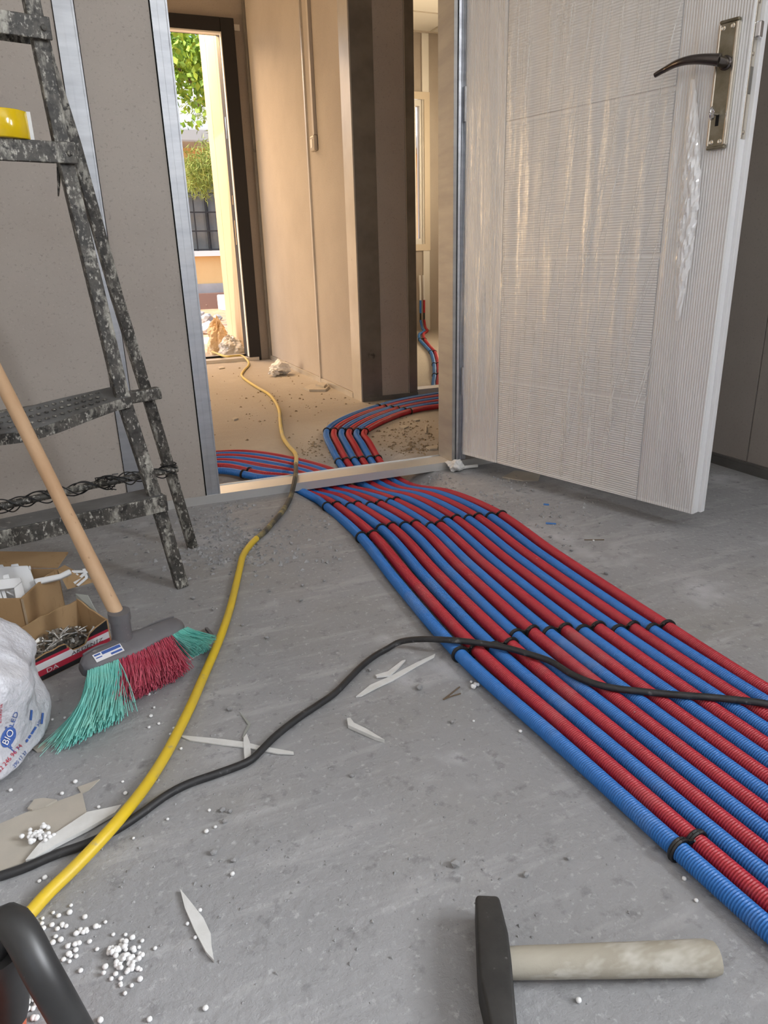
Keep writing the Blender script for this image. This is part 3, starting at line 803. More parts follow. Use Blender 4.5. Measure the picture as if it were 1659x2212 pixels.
for k in np.linspace(0, 1, 26):
    u = 0.779 - 0.150 * k + 0.006
    lp.append((u, FACE * (0.047 + 0.010 * math.sin(min(1, k * 1.2) * math.pi) - 0.004 * k), 1.047 + 0.016 * math.sin(k * 2.3) - 0.012 * k ** 2))
    lr.append(0.0112 * (1 - 0.62 * k ** 0.9) + 0.0008)
lev.tube(lp, lr, 14)
lev.build('lever', M['lever'], plate, smooth=True)
dh = D(); dbox(dh, 0.7705, 0.7775, 0.009, 0.0106, 0.930, 0.952); dh.build('keyhole', M['hole'], plate)
ky = D().lathe((0.774, FACE * 0.010, 0.952), (0, FACE, 0), [(0, 0.003), (0.022, 0.003)], 10)
rk = [(0.774 + 0.003 * math.cos(a), FACE * (0.034 + 0.013 * math.cos(a)), 0.952 + 0.011 * math.sin(a)) for a in np.linspace(0, 2 * math.pi, 22)]
ky.tube(rk, 0.0026, 8, cap=False)
tag(ky.build('key', M['chrome'], plate, smooth=True), 'small bright key in the lock')
# lock strip, latch bolt and screws in the free edge
ls = D(); dbox(ls, DW - 0.001, DW + 0.0013, -0.024, -0.006, 0.90, 1.205); lock = ls.build('lock_strip', M['nickel'], d1, bevel=0.001)
lb = D(); dbox(lb, DW + 0.001, DW + 0.013, -0.022, -0.008, 1.085, 1.115); lb.build('latch_bolt', M['chrome'], lock, bevel=0.003)
lb = D(); dbox(lb, DW + 0.001, DW + 0.0022, -0.020, -0.010, 0.985, 1.035); lb.build('bolt_slot', M['steel_dark'], lock)
for zz in (0.913, 1.058, 1.15, 1.168):
    D().lathe((DW + 0.001, -FACE * 0.015, zz), (1, 0, 0), [(0, 0.0042), (0.0012, 0.0042), (0.0018, 0.0025)], 12).build('screw', M['nickel'], lock, smooth=True)
for zz in (0.25, 1.05, 1.8):
    D().lathe((-0.004, -FACE * 0.004, zz), (0, 0, 1), [(0, 0.007), (0.09, 0.007)], 12).build('hinge', M['steel'], d1, smooth=True)
ORG['door_1'] = DO

# ------------------------------------------------------------------ corrugated conduits
def fast_mesh(name, V, Q, m, smooth=True):
    org = np.array([V[:, 0].mean(), V[:, 1].mean(), V[:, 2].min()])
    me = bpy.data.meshes.new(name)
    me.vertices.add(len(V)); me.vertices.foreach_set('co', (V - org).astype(np.float32).ravel())
    me.loops.add(Q.size); me.loops.foreach_set('vertex_index', Q.astype(np.int32).ravel())
    me.polygons.add(len(Q)); me.polygons.foreach_set('loop_start', np.arange(0, Q.size, Q.shape[1], dtype=np.int32))
    me.update(calc_edges=True)
    if smooth: me.polygons.foreach_set('use_smooth', np.ones(len(Q), bool))
    me.materials.append(m)
    o = link(bpy.data.objects.new(name, me)); o.location = tuple(org); ORG[o.name] = org
    return o


def frames(P):
    T = np.gradient(P, axis=0); T /= np.linalg.norm(T, axis=1)[:, None]
    A = np.zeros_like(P); a = np.array([0, 0, 1.0]) - T[0] * T[0][2]
    for i in range(len(P)):
        a = a - T[i] * np.dot(a, T[i]); a /= np.linalg.norm(a); A[i] = a
    return T, A, np.cross(T, A)


PITCH_R = 0.0036
R_T = 0.0124


def conduit(name, pts, m, seg=12, pitch=PITCH_R, R=R_T):
    P = spline(pts, pitch / 4)
    n = len(P); T, A, B = frames(P)
    k = np.arange(n) % 4
    r = np.where(k < 2, R, R - 0.0021)
    # push the samples so that the crests are wider than the grooves
    off = np.where(k == 1, 0.22, np.where(k == 2, 0.10, np.where(k == 3, 0.12, 0.0))) * pitch / 4
    C = P + T * off[:, None]
    ang = np.linspace(0, 2 * np.pi, seg, endpoint=False)
    V = (C[:, None, :] + r[:, None, None] * (np.cos(ang)[None, :, None] * A[:, None, :] + np.sin(ang)[None, :, None] * B[:, None, :])).reshape(-1, 3)
    i = np.arange(n - 1)[:, None] * seg; j = np.arange(seg)[None, :]
    Q = np.stack([i + j, i + (j + 1) % seg, i + seg + (j + 1) % seg, i + seg + j], -1).reshape(-1, 4)
    o = fast_mesh(name, V, Q, m)
    o.data.polygons.foreach_set('use_smooth', np.zeros(len(Q), bool) if False else np.ones(len(Q), bool))
    return o, P


X_ROW2 = [.527, .561, .591, .625, .651, .685, .711, .746, .772, .806, .832, .865, .892, .927]
X_ROW1 = [.566, .599, .634, .664, .696, .727, .753, .782, .811, .841, .870, .900, .932, .966]
ROW0 = [(700.8, 1082.7), (724.4, 1082.7), (749.7, 1088), (770, 1089), (792, 1091), (815.6, 1088), (834, 1082.7), (851, 1082)]
LEFT_Y = [1017, 1007.5, 1002, 997, 992.3, 987.5, 983.4, 979.5]
TUBES = []
N = ['first', 'second', 'third', 'fourth', 'fifth', 'sixth', 'seventh', 'eighth', 'ninth', 'tenth', 'eleventh', 'twelfth', 'thirteenth', 'fourteenth']
for i in range(14):
    z0 = R_T + 0.0012
    xn = 0.556 + 0.0278 * i                                   # the bundle closes up towards the camera
    pts = [(xn + 0.09, -0.55, z0), (xn + 0.045, -0.1, z0), (xn + 0.006, 0.36, z0), (0.543 + 0.0288 * i, 0.70, z0), (X_ROW2[i], 0.97, z0),
           ((X_ROW2[i] * 0.5 + X_ROW1[i] * 0.5) - 0.004, 1.30, z0), (X_ROW1[i], 1.595, z0)]
    xs_ = 0.577 + 0.0249 * i
    if i < 8:
        p = pz(*ROW0[i], 0.004); pts.append((p[0], p[1], z0 + fh(p[0], p[1]) + 0.002))
        pts.append((xs_ + 0.004, 2.03, z0 + fh(xs_, 2.03) + 0.001 * (i % 2)))
        yl = pz(474, LEFT_Y[i], 0.013)[1]
        t = i / 7
        c = pz(618 + 101 * t, 1027 - 16 * t, 0.0)
        pts.append((xs_ - 0.035, 2.115, fh(xs_ - 0.03, 2.115) + z0))
        pts.append((c[0], c[1], z0 + fh(c[0], c[1]) * 0.8))
        q = pz(560, 1021 - 40 * t ** 1.05, 0.013); pts.append((q[0], q[1], z0 + fh(q[0], q[1]) * 0.6))
        q = pz(474, LEFT_Y[i], 0.013); pts.append((q[0], q[1], z0))
        pts.append((q[0] - 0.35, q[1] + 0.01, z0)); pts.append((q[0] - 0.9, q[1] + 0.02, z0))
    else:
        k = i - 8; t = k / 5
        xm = X_ROW1[i] * 0.5 + xs_ * 0.5 + 0.008
        pts.append((xm, 1.83, z0 + fh(xm, 1.83)))
        pts.append((xs_, 2.04, z0 + fh(xs_, 2.04)))
        st = [((746, 1001), (828, 990)), ((714, 965), (797, 957)), ((704.6, 939.6), (786, 941)), ((710, 927), (790, 932)), ((731, 912), (805, 922)),
              ((770, 894.5), (836, 907)), ((817, 879.5), (873, 893)), ((870, 865.5), (910, 884)), ((944, 853), (944, 879.5))]
        for kk, (a, c) in enumerate(st):
            p = pz(a[0] + (c[0] - a[0]) * t, a[1] + (c[1] - a[1]) * t, 0.011); pts.append((p[0], min(p[1], 3.345 - 0.027 * k), z0 + fh(p[0], p[1])))
        last = np.array(pts[-1]); pts.append((last[0] + 0.25, last[1], z0)); pts.append((last[0] + 0.9, last[1], z0))
    colr = 'blue' if i % 2 == 0 else 'red'
    o, P = conduit(colr + '_conduit', pts, M[colr])
    where = 'bending left behind the sill' if i < 8 else 'curving right behind the sill'
    tag(o, '%s corrugated conduit, %s from the hammer side, %s' % (colr, N[i], where), 'conduit', 'corrugated conduits on the floor')
    TUBES.append(P)

# pair of conduits in the end room
prs = {'blue': [(916, 714), (906, 722), (907, 734), (919.7, 748.5), (930.5, 761), (935, 774), (937.7, 788), (938.6, 810), (939.5, 831)],
       'red': [(923, 713), (915, 722), (918, 734), (928.7, 748.5), (939.5, 761), (944, 774), (946.5, 788), (948, 810), (949, 831)]}
ENDP = {}
for c, px_ in prs.items():
    pts = [tuple(pz(x, y, 0.013)) for x, y in px_]
    pts = [(p[0], p[1], R_T + 0.001 + fh(p[0], p[1])) for p in pts]
    top = np.array(pts[0]); pts = [(top[0] + 0.01, min(top[1] + 0.10, 6.56), 0.10), (top[0] + 0.005, top[1] + 0.05, 0.03)] + pts
    l = np.array(pts[-1]); pts += [(l[0] - 0.0, l[1] - 0.12, R_T - 0.02), (l[0], l[1] - 0.25, R_T - 0.034)]
    o, P = conduit(c + '_conduit', pts, M[c], seg=10, pitch=0.006)
    tag(o, '%s conduit of the pair snaking across the end room floor under the far window' % c, 'conduit', 'conduits in the end room')
    ENDP[c] = P
    b0 = pts[0]
    mb = MB().tube([(b0[0], b0[1], 0.09), (b0[0] + 0.004, b0[1] + 0.01, 0.16), (b0[0] + 0.006, b0[1] + 0.012, 0.22)], 0.010, 10)
    e = empty('wall_cable_tail', (b0[0], b0[1], 0.09), '%s sleeved white cable tail rising from the %s conduit to the far wall' % (c, c), 'cable')
    MB().tube([(b0[0], b0[1], 0.09), (b0[0] + 0.003, b0[1] + 0.005, 0.17)], 0.009, 10).build('black_boot', M['rubber'], e, smooth=True)
    MB().tube([(b0[0] + 0.003, b0[1] + 0.005, 0.17), (b0[0] + 0.005, b0[1] + 0.008, 0.29)], 0.011, 10).build('sleeve', M[c], e, smooth=True)
    MB().tube([(b0[0] + 0.005, b0[1] + 0.008, 0.29), (b0[0] + 0.004, b0[1] + 0.009, 0.40), (b0[0] - 0.002, b0[1] + 0.009, 0.52)], 0.010, 10).build('white_core', M['plastic_white'], e, smooth=True)


# ------------------------------------------------------------------ cable ties: a loop over each of two tubes with a twist between
def tie_at(P1, P2, key, R=R_T, wire=0.0023):
    def near(P, k): return int(np.argmin(np.linalg.norm(P[:, :2] - np.asarray(k)[None, :2], axis=1)))
    i1 = near(P1, key); i2 = near(P2, P1[i1])
    mb = MB(); cs = []
    for P, i in ((P1, i1), (P2, i2)):
        T = P[min(i + 6, len(P) - 1)] - P[max(i - 6, 0)]; T /= np.linalg.norm(T)
        a = np.array([0, 0, 1.0]) - T * T[2]; a /= np.linalg.norm(a); b = np.cross(T, a)
        ang = np.linspace(0, 2 * np.pi, 22)
        sl = random.uniform(-0.18, 0.18)
        loop = [P[i] + (R + wire * 0.7) * (math.cos(q) * a + math.sin(q) * b) + T * sl * R * math.sin(q) for q in ang]
        for ofs in (-wire * 0.75, wire * 0.75):
            mb.tube([p + T * ofs for p in loop], wire, 6, cap=False)
        cs.append(P[i])
    mid = (cs[0] + cs[1]) / 2 + np.array([0, 0, R * 0.35])
    d = cs[1] - cs[0]; d /= np.linalg.norm(d)
    mb.poly_bar([cs[0] + np.array([0, 0, R + 0.001]) * 0.95 + d * R * 0.35, mid, cs[1] + np.array([0, 0, R + 0.001]) * 0.95 - d * R * 0.35], 0.006, 0.0035, (0, 0, 1))
    t = np.cross(d, (0, 0, 1.0))
    mb.tube([mid - t * 0.004, mid + t * 0.004 + np.array([0, 0, 0.004]), mid + t * 0.009 + np.array([0, 0, 0.011])], [0.0035, 0.003, 0.0015], 6)
    return mb


PN = ['first', 'second', 'third', 'fourth', 'fifth', 'sixth', 'seventh']
GT = 'black cable ties on the conduits'
y2 = [0.985, 0.975, 0.998, 0.980, 0.960, 0.933, 0.911]
y1 = [1.594, 1.627, 1.614, 1.580, 1.603, 1.587, 1.575]
for p in range(7):
    A_, B_ = TUBES[2 * p], TUBES[2 * p + 1]
    for y, row in ((y2[p], 'middle row by the black cable'), (y1[p], 'row before the doorway sill')):
        i = int(np.argmin(np.where(A_[:, 1] < 1.9, np.abs(A_[:, 1] - y), 9)))
        o = tie_at(A_, B_, A_[i]).build('cable_tie', M['tie'], smooth=True)
        tag(o, 'black cable tie, %s, %s pair from the hammer side' % (row, PN[p]), 'cable tie', GT)
    if p < 4:
        i = int(np.argmin(np.linalg.norm(A_[:, :2] - pz(*ROW0[2 * p], 0.013)[None, :2], axis=1)))
        tag(tie_at(A_, B_, A_[i]).build('cable_tie', M['tie'], smooth=True), 'black cable tie on the %s conduit pair, right at the foot of the sill' % PN[p], 'cable tie', GT)
tag(tie_at(TUBES[0], TUBES[1], (0.5455, 0.487)).build('cable_tie', M['tie'], smooth=True), 'black cable tie nearest the hammer, round the outermost blue and red conduit', 'cable tie', GT)
tag(tie_at(TUBES[0], TUBES[1], pz(526, 1018, 0.013)).build('cable_tie', M['tie'], smooth=True), 'black cable tie on the conduits bending left behind the sill', 'cable tie', GT)
for nm, k9 in (('at the tight bend', (706, 932)), ('beside the steel column', (818, 879)), ('just behind the sill', (730, 986))):
    for p in range(3):
        A_, B_ = TUBES[8 + 2 * p], TUBES[9 + 2 * p]
        kk = pz(k9[0], k9[1], 0.013)
        t0 = int(np.argmin(np.linalg.norm(TUBES[8][:, :2] - kk[None, :2], axis=1)))
        key = A_[int(t0 * len(A_) / len(TUBES[8]))]
        key = A_[int(np.argmin(np.linalg.norm(A_[:, :2] - TUBES[8][t0][None, :2], axis=1)))] if p else key
        tag(tie_at(A_, B_, key).build('cable_tie', M['tie'], smooth=True), 'black cable tie on the %s pair of conduits curving right, %s' % (['outer', 'middle', 'inner'][p], nm), 'cable tie', GT)
for nm, k in (('nearest the far wall', (907, 734)), ('at the second bend', (930.5, 761)), ('halfway to the inner sill', (937.7, 788)), ('nearest the inner sill', (938.6, 811))):
    tag(tie_at(ENDP['blue'], ENDP['red'], pz(*k, 0.013)).build('cable_tie', M['tie'], smooth=True), 'black cable tie on the end room conduit pair, %s' % nm, 'cable tie', GT)


# ------------------------------------------------------------------ yellow hose and black cable
def px_path(lst, zf):
    out = []
    for e in lst:
        z = e[2] if len(e) > 2 else zf
        p = pz(e[0], e[1], z); out.append((p[0], p[1], z))
    return out


far_ = px_path([(425, 752, -0.02), (449, 757, 0.0), (470, 764, 0.045), (492, 770, 0.045), (520, 768, 0.04), (534, 778, 0.02), (537, 788), (527, 800), (522, 811), (536, 824), (558, 838), (580, 851), (594, 867), (603, 886), (605, 906),
                (607, 926), (612, 946), (624, 964), (636, 977), (640, 990, 0.012), (639, 1003, 0.026)], 0.0085)
mid_ = px_path([(639, 1003, 0.026), (639, 1018, 0.034), (637, 1034, 0.034), (634, 1050, 0.026), (627, 1075, 0.009), (611, 1103), (590, 1128), (570, 1150), (552, 1165)], 0.0085)
near_ = px_path([(552, 1165), (540, 1178), (526, 1198), (517, 1232), (507, 1275), (496, 1318), (481, 1363), (462, 1411), (440, 1461), (414, 1521), (385, 1580), (355, 1636), (316, 1696, 0.010), (270, 1755, 0.0185), (226, 1806, 0.0185), (161, 1874, 0.011),
                 (100, 1933), (55, 1984), (10, 2030), (-60, 2090)], 0.0085) + [(-0.34, 0.52, 0.0085), (-0.62, 0.50, 0.0085), (-1.0, 0.62, 0.0085), (-1.5, 0.60, 0.0085)]
full = spline(far_ + mid_[1:] + near_[1:], 0.012)
def split_at(pt): return int(np.argmin(np.linalg.norm(full - np.asarray(pt)[None, :], axis=1)))
i1, i2 = split_at(far_[-1]), split_at(mid_[-1])
hs = empty('yellow_hose', near_[5], 'yellow hose running from the outside doorway over the sill to the lower left', 'hose')
MB().tube(full[:i1 + 1], 0.0075, 12).build('dusty_sheath', M['yellow_dusty'], hs, smooth=True)
tag(MB().tube(full[i1:i2 + 1], 0.0074, 12).build('stained_sheath', M['hose_dirty'], hs, smooth=True), 'blackened stretch where the hose crosses the sill')
MB().tube(full[i2:], 0.0078, 12).build('clean_sheath', M['yellow'], hs, smooth=True)

bk = [(-1.6, 0.9, 0.0065), (-1.0, 0.78, 0.0065), (-0.5, 0.76, 0.0065)] + px_path([(-70, 1912), (0, 1893), (51, 1876), (118, 1847), (189, 1822), (257, 1789), (304, 1758), (358, 1719), (405, 1694), (473, 1670), (540, 1643), (567, 1618), (594, 1591), (649, 1548), (685, 1524), (721, 1499), (756, 1464), (781, 1439), (812, 1415),
              (839, 1400, 0.008), (862, 1387, 0.014), (903, 1381, 0.026), (961, 1382, 0.034), (1028, 1388, 0.035), (1096, 1400, 0.034), (1146, 1414, 0.033), (1190, 1429, 0.032), (1234, 1456, 0.031), (1270, 1472, 0.031), (1317, 1485, 0.031),
              (1389, 1494, 0.031), (1461, 1501, 0.031), (1552, 1508, 0.031), (1659, 1521, 0.032), (1760, 1545, 0.02), (1900, 1570, 0.007)], 0.0065) + [(1.35, 0.55, 0.0065), (1.6, 0.30, 0.0065), (1.72, -0.2, 0.0065), (1.70, -0.9, 0.0065)]
bkp = spline(bk, 0.01)
bc = MB().tube(bkp, 0.0056, 10).build('black_cable', M['rubber'], smooth=True)
tag(bc, 'worn black rubber cable arching over the conduits and across the floor', 'cable')

# ------------------------------------------------------------------ stepladder
LD = np.array([math.cos(math.radians(15)), math.sin(math.radians(15)), 0.0]); LP = np.array([-LD[1], LD[0], 0.0])
TA = 0.074
F0 = np.array([0.109, 1.52, 0.0]); R0 = np.array([0.165, 1.75, 0.0])
NF = np.cross(LD, LP * TA + np.array([0, 0, 1.0])); NF /= np.linalg.norm(NF)
NR = np.cross(LD, -LP * TA + np.array([0, 0, 1.0])); NR /= np.linalg.norm(NR)
lad = empty('stepladder', F0, 'paint-spattered dark steel stepladder with a bent perforated step', 'ladder')
fpx = [(392, 1260), (362, 1160), (330, 1058), (262, 850), (211, 640), (132, 310), (67, 0)]
FR = [pP(x, y, F0, NF) for x, y in fpx]; FR[0][2] = 0.0
d = FR[-1] - FR[-2]; FR.append(FR[-1] + d * (1.42 - FR[-1][2]) / d[2])
rpx = [(416, 1180), (367, 1016), (318, 854), (252, 640), (160, 311), (104, 136), (68, 0)]
RR = [pP(x, y, R0, NR) for x, y in rpx]; RR[0][2] = 0.0
d = RR[-1] - RR[-2]; RR.append(RR[-1] + d * (1.40 - RR[-1][2]) / d[2])
WL = 0.50
MB().poly_bar(FR, 0.027, 0.02, LD).build('front_rail', M['ladder'], lad, bevel=0.002)
MB().poly_bar(RR, 0.024, 0.018, LD).build('rear_rail', M['ladder'], lad, bevel=0.002)
def mirror(p, base):
    c = base - LD * (WL / 2); q = np.asarray(p) - c; a = np.dot(q, LD); return np.asarray(p) - LD * 2 * a
MB().poly_bar([mirror(p, F0) for p in FR], 0.027, 0.02, LD).build('front_rail', M['ladder'], lad, bevel=0.002)
MB().poly_bar([mirror(p, R0) for p in RR], 0.024, 0.018, LD).build('rear_rail', M['ladder'], lad, bevel=0.002)


def rail_at(RL, z):
    for a, c in zip(RL[:-1], RL[1:]):
        if a[2] <= z <= c[2]: return a + (c - a) * (z - a[2]) / (c[2] - a[2])
    return RL[-1]


def step(zpx, slope_pts):
    """channel step: flat tread, down-turned front flange"""
    zt = pP(*zpx, F0, NF)[2]
    a = rail_at(FR, zt); c = mirror(a, F0)
    o = a + LD * 0.018; L = np.dot(a - c, LD) + 0.036
    st = MB()
    st.obox(o, -LD, LP, DZ, 0, L, -0.022, 0.055, -0.006, 0.0)
    st.obox(o, -LD, LP, DZ, 0, L, -0.024, -0.020, -0.034, 0.001)
    st.obox(o, -LD, LP, DZ, 0, L, 0.053, 0.056, -0.026, 0.0)
    so = st.build('step', M['ladder'], lad, bevel=0.0015)
    MB().obox(o, -LD, LP, DZ, 0.004, L - 0.004, -0.018, 0.052, 0.0002, 0.0014).build('tread_dust', M['ladder_top'], so)
    MB().lathe(o - LD * 0.012 - LP * 0.024 + DZ * -0.017, -LP, [(0, 0.005), (0.003, 0.005), (0.004, 0.003)], 10).build('bolt', M['ladder'], so, smooth=True)
    return zt


z_low = step((347, 1066), None); z_mid = step((140, 312), None); z_top = step((75, 42), None)
# bent perforated step: a sagging twisted sheet
fe = [(283, 858), (245, 868), (205, 882), (165, 897), (120, 914), (75, 927), (30, 936), (-40, 941), (-120, 930)]
be = [(252, 832), (215, 841), (175, 850), (130, 860), (85, 871), (40, 883), (0, 893), (-60, 900), (-130, 890)]
vs = []; fs = []
FB = []
for (ax, ay), (cx, cy) in zip(fe, be):
    p = pP(ax, ay, F0 - LP * 0.022, NF); q = pP(cx, cy, F0 + LP * 0.048, NF); FB.append((p, q))
nn = 6
for p, q in FB:
    for k in range(nn): vs.append(p + (q - p) * k / (nn - 1) - DZ * 0.004 * math.sin(math.pi * k / (nn - 1)))
for i in range(len(FB) - 1):
    for k in range(nn - 1): fs.append((i * nn + k, (i + 1) * nn + k, (i + 1) * nn + k + 1, i * nn + k + 1))
bs = mesh_obj('bent_step', vs, fs, M['ladder_top'], lad, smooth=True)
sm = bs.modifiers.new('thickness', 'SOLIDIFY'); sm.thickness = 0.003; sm.offset = 0
bs.modifiers.new('smooth', 'SUBSURF').levels = 1; bs.modifiers['smooth'].render_levels = 1
tag(bs, 'buckled perforated step')
pe = [p for p, q in FB]
MB().poly_bar(spline([p - DZ * 0.009 for p in pe], 40), 0.004, 0.020, LP).build('flange', M['ladder'], bs)
for i in range(1, 17):
    for k in (0.28, 0.55, 0.80):
        t = (i + (0.5 if k == 0.55 else 0)) / 17 * 6.2 + 0.9; i0 = int(t); f_ = t - i0
        p = FB[i0][0] * (1 - f_) + FB[i0 + 1][0] * f_; q = FB[i0][1] * (1 - f_) + FB[i0 + 1][1] * f_
        c = p + (q - p) * k
        MB().lathe(c - DZ * 0.0005, (0, 0, 1), [(0, 0.0042), (0.0022, 0.0034), (0.0012, 0.0018)], 8).build('punched_hole', M['hole'] if False else M['ladder'], bs, smooth=True)
# bar behind the bent step sticking out past the rear rail
b0 = pP(345, 848, R0 - LP * 0.02, NR); b1 = b0 - LD * 0.62 - DZ * 0.015
MB().bar(b0, b1, 0.026, 0.026, (0, 0, 1)).build('cross_bar', M['ladder'], lad, bevel=0.003)
# rear stretcher with binding wire
c0 = pP(380, 1013, R0 - LP * 0.012, NR); c1 = pP(0, 1096, R0 - LP * 0.012, NR); c2 = c0 + (c1 - c0) * 1.3
st = MB().tube([c0 + (c1 - c0) * -0.01, c0 + (c1 - c0) * 0.5 + DZ * 0.004, c2], 0.0085, 10).build('rear_stretcher', M['ladder'], lad, smooth=True)
wr_ = MB()
for k in range(4):
    ph = k * 1.7; pts = []
    for u in np.linspace(0.0, 1.05, 120):
        c = c0 + (c1 - c0) * u + DZ * 0.004 * math.sin(math.pi * min(1, u)); r = 0.0105 + 0.005 * abs(math.sin(u * 9 + k)) + 0.004 * mnoise.noise(Vector((u * 8, k * 3.1, 0)))
        a = u * (16 + 3 * k) + ph; pts.append(c + r * (math.cos(a) * DZ + math.sin(a) * LP))
    wr_.tube(pts, 0.0015, 5)
for k in range(14):
    u = 0.44 + 0.03 * random.uniform(-1, 1) * 1.6; c = c0 + (c1 - c0) * u; a = random.uniform(0, 6.28)
    d_ = math.cos(a) * DZ + math.sin(a) * LP + LD * random.uniform(-1, 1)
    wr_.tube([c + d_ * 0.008, c + d_ * 0.016 + DZ * 0.003, c + d_ * 0.018 + LD * 0.012], 0.0014, 5)
for k in range(3):
    c = rail_at(RR, c0[2] + 0.003 * k); pts = []
    for a in np.linspace(0, 2 * math.pi, 16):
        pts.append(c + LD * 0.017 * math.copysign(abs(math.cos(a)) ** 0.6, math.cos(a)) + LP * 0.014 * math.copysign(abs(math.sin(a)) ** 0.6, math.sin(a)) + DZ * 0.003 * k)
    wr_.tube(pts, 0.0016, 5, cap=False)
tag(wr_.build('binding_wire', M['tie'], st, smooth=True), 'rusty wire wound round the stretcher')
# loose strap pin hanging under the middle step
h0 = pP(128, 362, F0 + LP * 0.02, NF); h1 = pP(126, 424, F0 + LP * 0.02, NF)
MB().tube([h0 + DZ * 0.01, (h0 + h1) / 2, h1], [0.0032, 0.003, 0.0012], 8).build('hanging_pin', M['ladder'], lad, smooth=True)

# tape roll standing on the middle step
tc_ = pP(4, 300, F0 + LP * 0.012, NF); tc_ = np.array([tc_[0], tc_[1], z_mid + 0.0015])
tp = empty('tape_roll', tc_, 'roll of glossy yellow adhesive tape on the ladder step', 'tape')
TR = 0.050
MB().lathe(tc_, (0, 0, 1), [(0.0, TR - 0.014), (0.0, TR - 0.001), (0.001, TR), (0.043, TR), (0.044, TR - 0.001), (0.044, TR - 0.014)], 48).build('tape', M['tape'], tp, smooth=True)
MB().lathe(tc_, (0, 0, 1), [(-0.0004, 0.034), (-0.0004, 0.0375), (0.0446, 0.0375), (0.0446, 0.034)], 40).build('core', M['card'], tp, smooth=True)
MB().box(tc_[0] + TR * 0.93, tc_[0] + TR + 0.003, tc_[1] - TR * 0.34, tc_[1] - TR * 0.32, tc_[2], tc_[2] + 0.044).build('loose_end', M['plastic_white'], tp)

# ------------------------------------------------------------------ broom
hl = pz(176, 1446, 0.050); hr = pz(392, 1352, 0.050)
BA = hr - hl; BL = np.linalg.norm(BA); BA /= BL
tow = np.array([0.05, -0.86, -0.50]); tow = tow - BA * np.dot(tow, BA); tow /= np.linalg.norm(tow)     # bristle direction
side = np.cross(tow, BA); side /= np.linalg.norm(side)
if side[2] < 0: side = -side
br = empty('broom', (pz(265, 1400, 0)), 'push broom with pale wooden stick and mint and red bristles', 'broom')
hm = MB(); rings = []
ns, nr = 26, 20
for i in range(ns):
    k = i / (ns - 1); u = k * BL
    e = max(0.0, 1 - (2 * abs(k - 0.5)) ** 7) ** 0.5
    wv = 0.020 * (0.55 + 0.45 * e); hv = (0.021 + 0.006 * math.exp(-((k - 0.45) / 0.16) ** 2)) * (0.45 + 0.55 * e)
    for j in range(nr):
        a = 2 * math.pi * j / nr
        ca, sa = math.cos(a), math.sin(a)
        rings.append(hl + BA * u + side * wv * math.copysign(abs(ca) ** 0.6, ca) - tow * hv * math.copysign(abs(sa) ** 0.65, sa))
f = []
for i in range(ns - 1):
    for j in range(nr): f.append((i * nr + j, i * nr + (j + 1) % nr, (i + 1) * nr + (j + 1) % nr, (i + 1) * nr + j))
f.append(tuple(range(nr - 1, -1, -1))); f.append(tuple((ns - 1) * nr + j for j in range(nr)))
hm.add(rings, f)
hd = hm.build('head', M['broom_plastic'], br, smooth=True)
# stick
sock = hl + BA * BL * 0.43 - tow * 0.012
dep = np.dot(sock - CAM_O, CF)
r0 = ray(0, 818); top = CAM_O + r0 * (dep * 1.03 / np.dot(r0, CF))
r1 = ray(259, 1338); bot = CAM_O + r1 * (dep * 0.985 / np.dot(r1, CF))
HD = top - bot; HD /= np.linalg.norm(HD)
stick_a = bot + HD * -0.004; stick_b = bot + HD * 1.15
MB().tube([stick_a + (stick_b - stick_a) * k for k in np.linspace(0, 1, 30)], [0.0123 + 0.0003 * math.sin(k * 7) for k in range(30)], 18).build('stick', M['wood'], br, smooth=True)
MB().lathe(sock + (sock - bot) * 0.12, bot - sock, [(0, 0.020), (0.012, 0.019), (0.4 * np.linalg.norm(bot - sock) + 0.008, 0.0165), (np.linalg.norm(bot - sock) + 0.006, 0.0165), (np.linalg.norm(bot - sock) + 0.006, 0.0185), (np.linalg.norm(bot - sock) + 0.022, 0.0185), (np.linalg.norm(bot - sock) + 0.022, 0.0155)], 22).build('socket', M['broom_plastic'], hd, smooth=True)
# raised ribs on the head either side of the socket
for k0, k1 in ((0.05, 0.32), (0.56, 0.95)):
    mb = MB(); pts = [hl + BA * BL * k + side * 0.0135 - tow * (0.0165 + 0.004 * math.sin((k - k0) / (k1 - k0) * math.pi)) for k in np.linspace(k0, k1, 10)]
    mb.tube(pts, 0.0022, 6); mb.build('rib', M['broom_plastic'], hd, smooth=True)
# sticker on the head
lab = []
for k, w_ in ((0.10, -1), (0.36, -1), (0.36, 1), (0.10, 1)):
    lab.append(hl + BA * BL * k + side * (0.0195) + tow * (0.002 + w_ * 0.008))
stk = MB().slab(lab, side, 0.0006).build('sticker', M['prt_white'], hd)
def sub(q, a0, a1, b0_, b1_, h):
    p0, p1, p2, p3 = (np.asarray(v) for v in q)
    P_ = lambda a, b_: p0 + (p1 - p0) * a + (p3 - p0) * b_ + side * h
    return [P_(a0, b0_), P_(a1, b0_), P_(a1, b1_), P_(a0, b1_)]
sp_ = MB()
sp_.slab(sub(lab, 0.30, 0.97, 0.06, 0.42, 0.0007), side, 0.0003).slab(sub(lab, 0.04, 0.25, 0.1, 0.3, 0.0007), side, 0.0003).slab(sub(lab, 0.55, 0.95, 0.62, 0.86, 0.0007), side, 0.0003)
sp_.slab(sub(lab, 0.05, 0.26, 0.5, 0.62, 0.0007), side, 0.0003)
sp_.build('sticker_print', M['prt_blue'], stk)


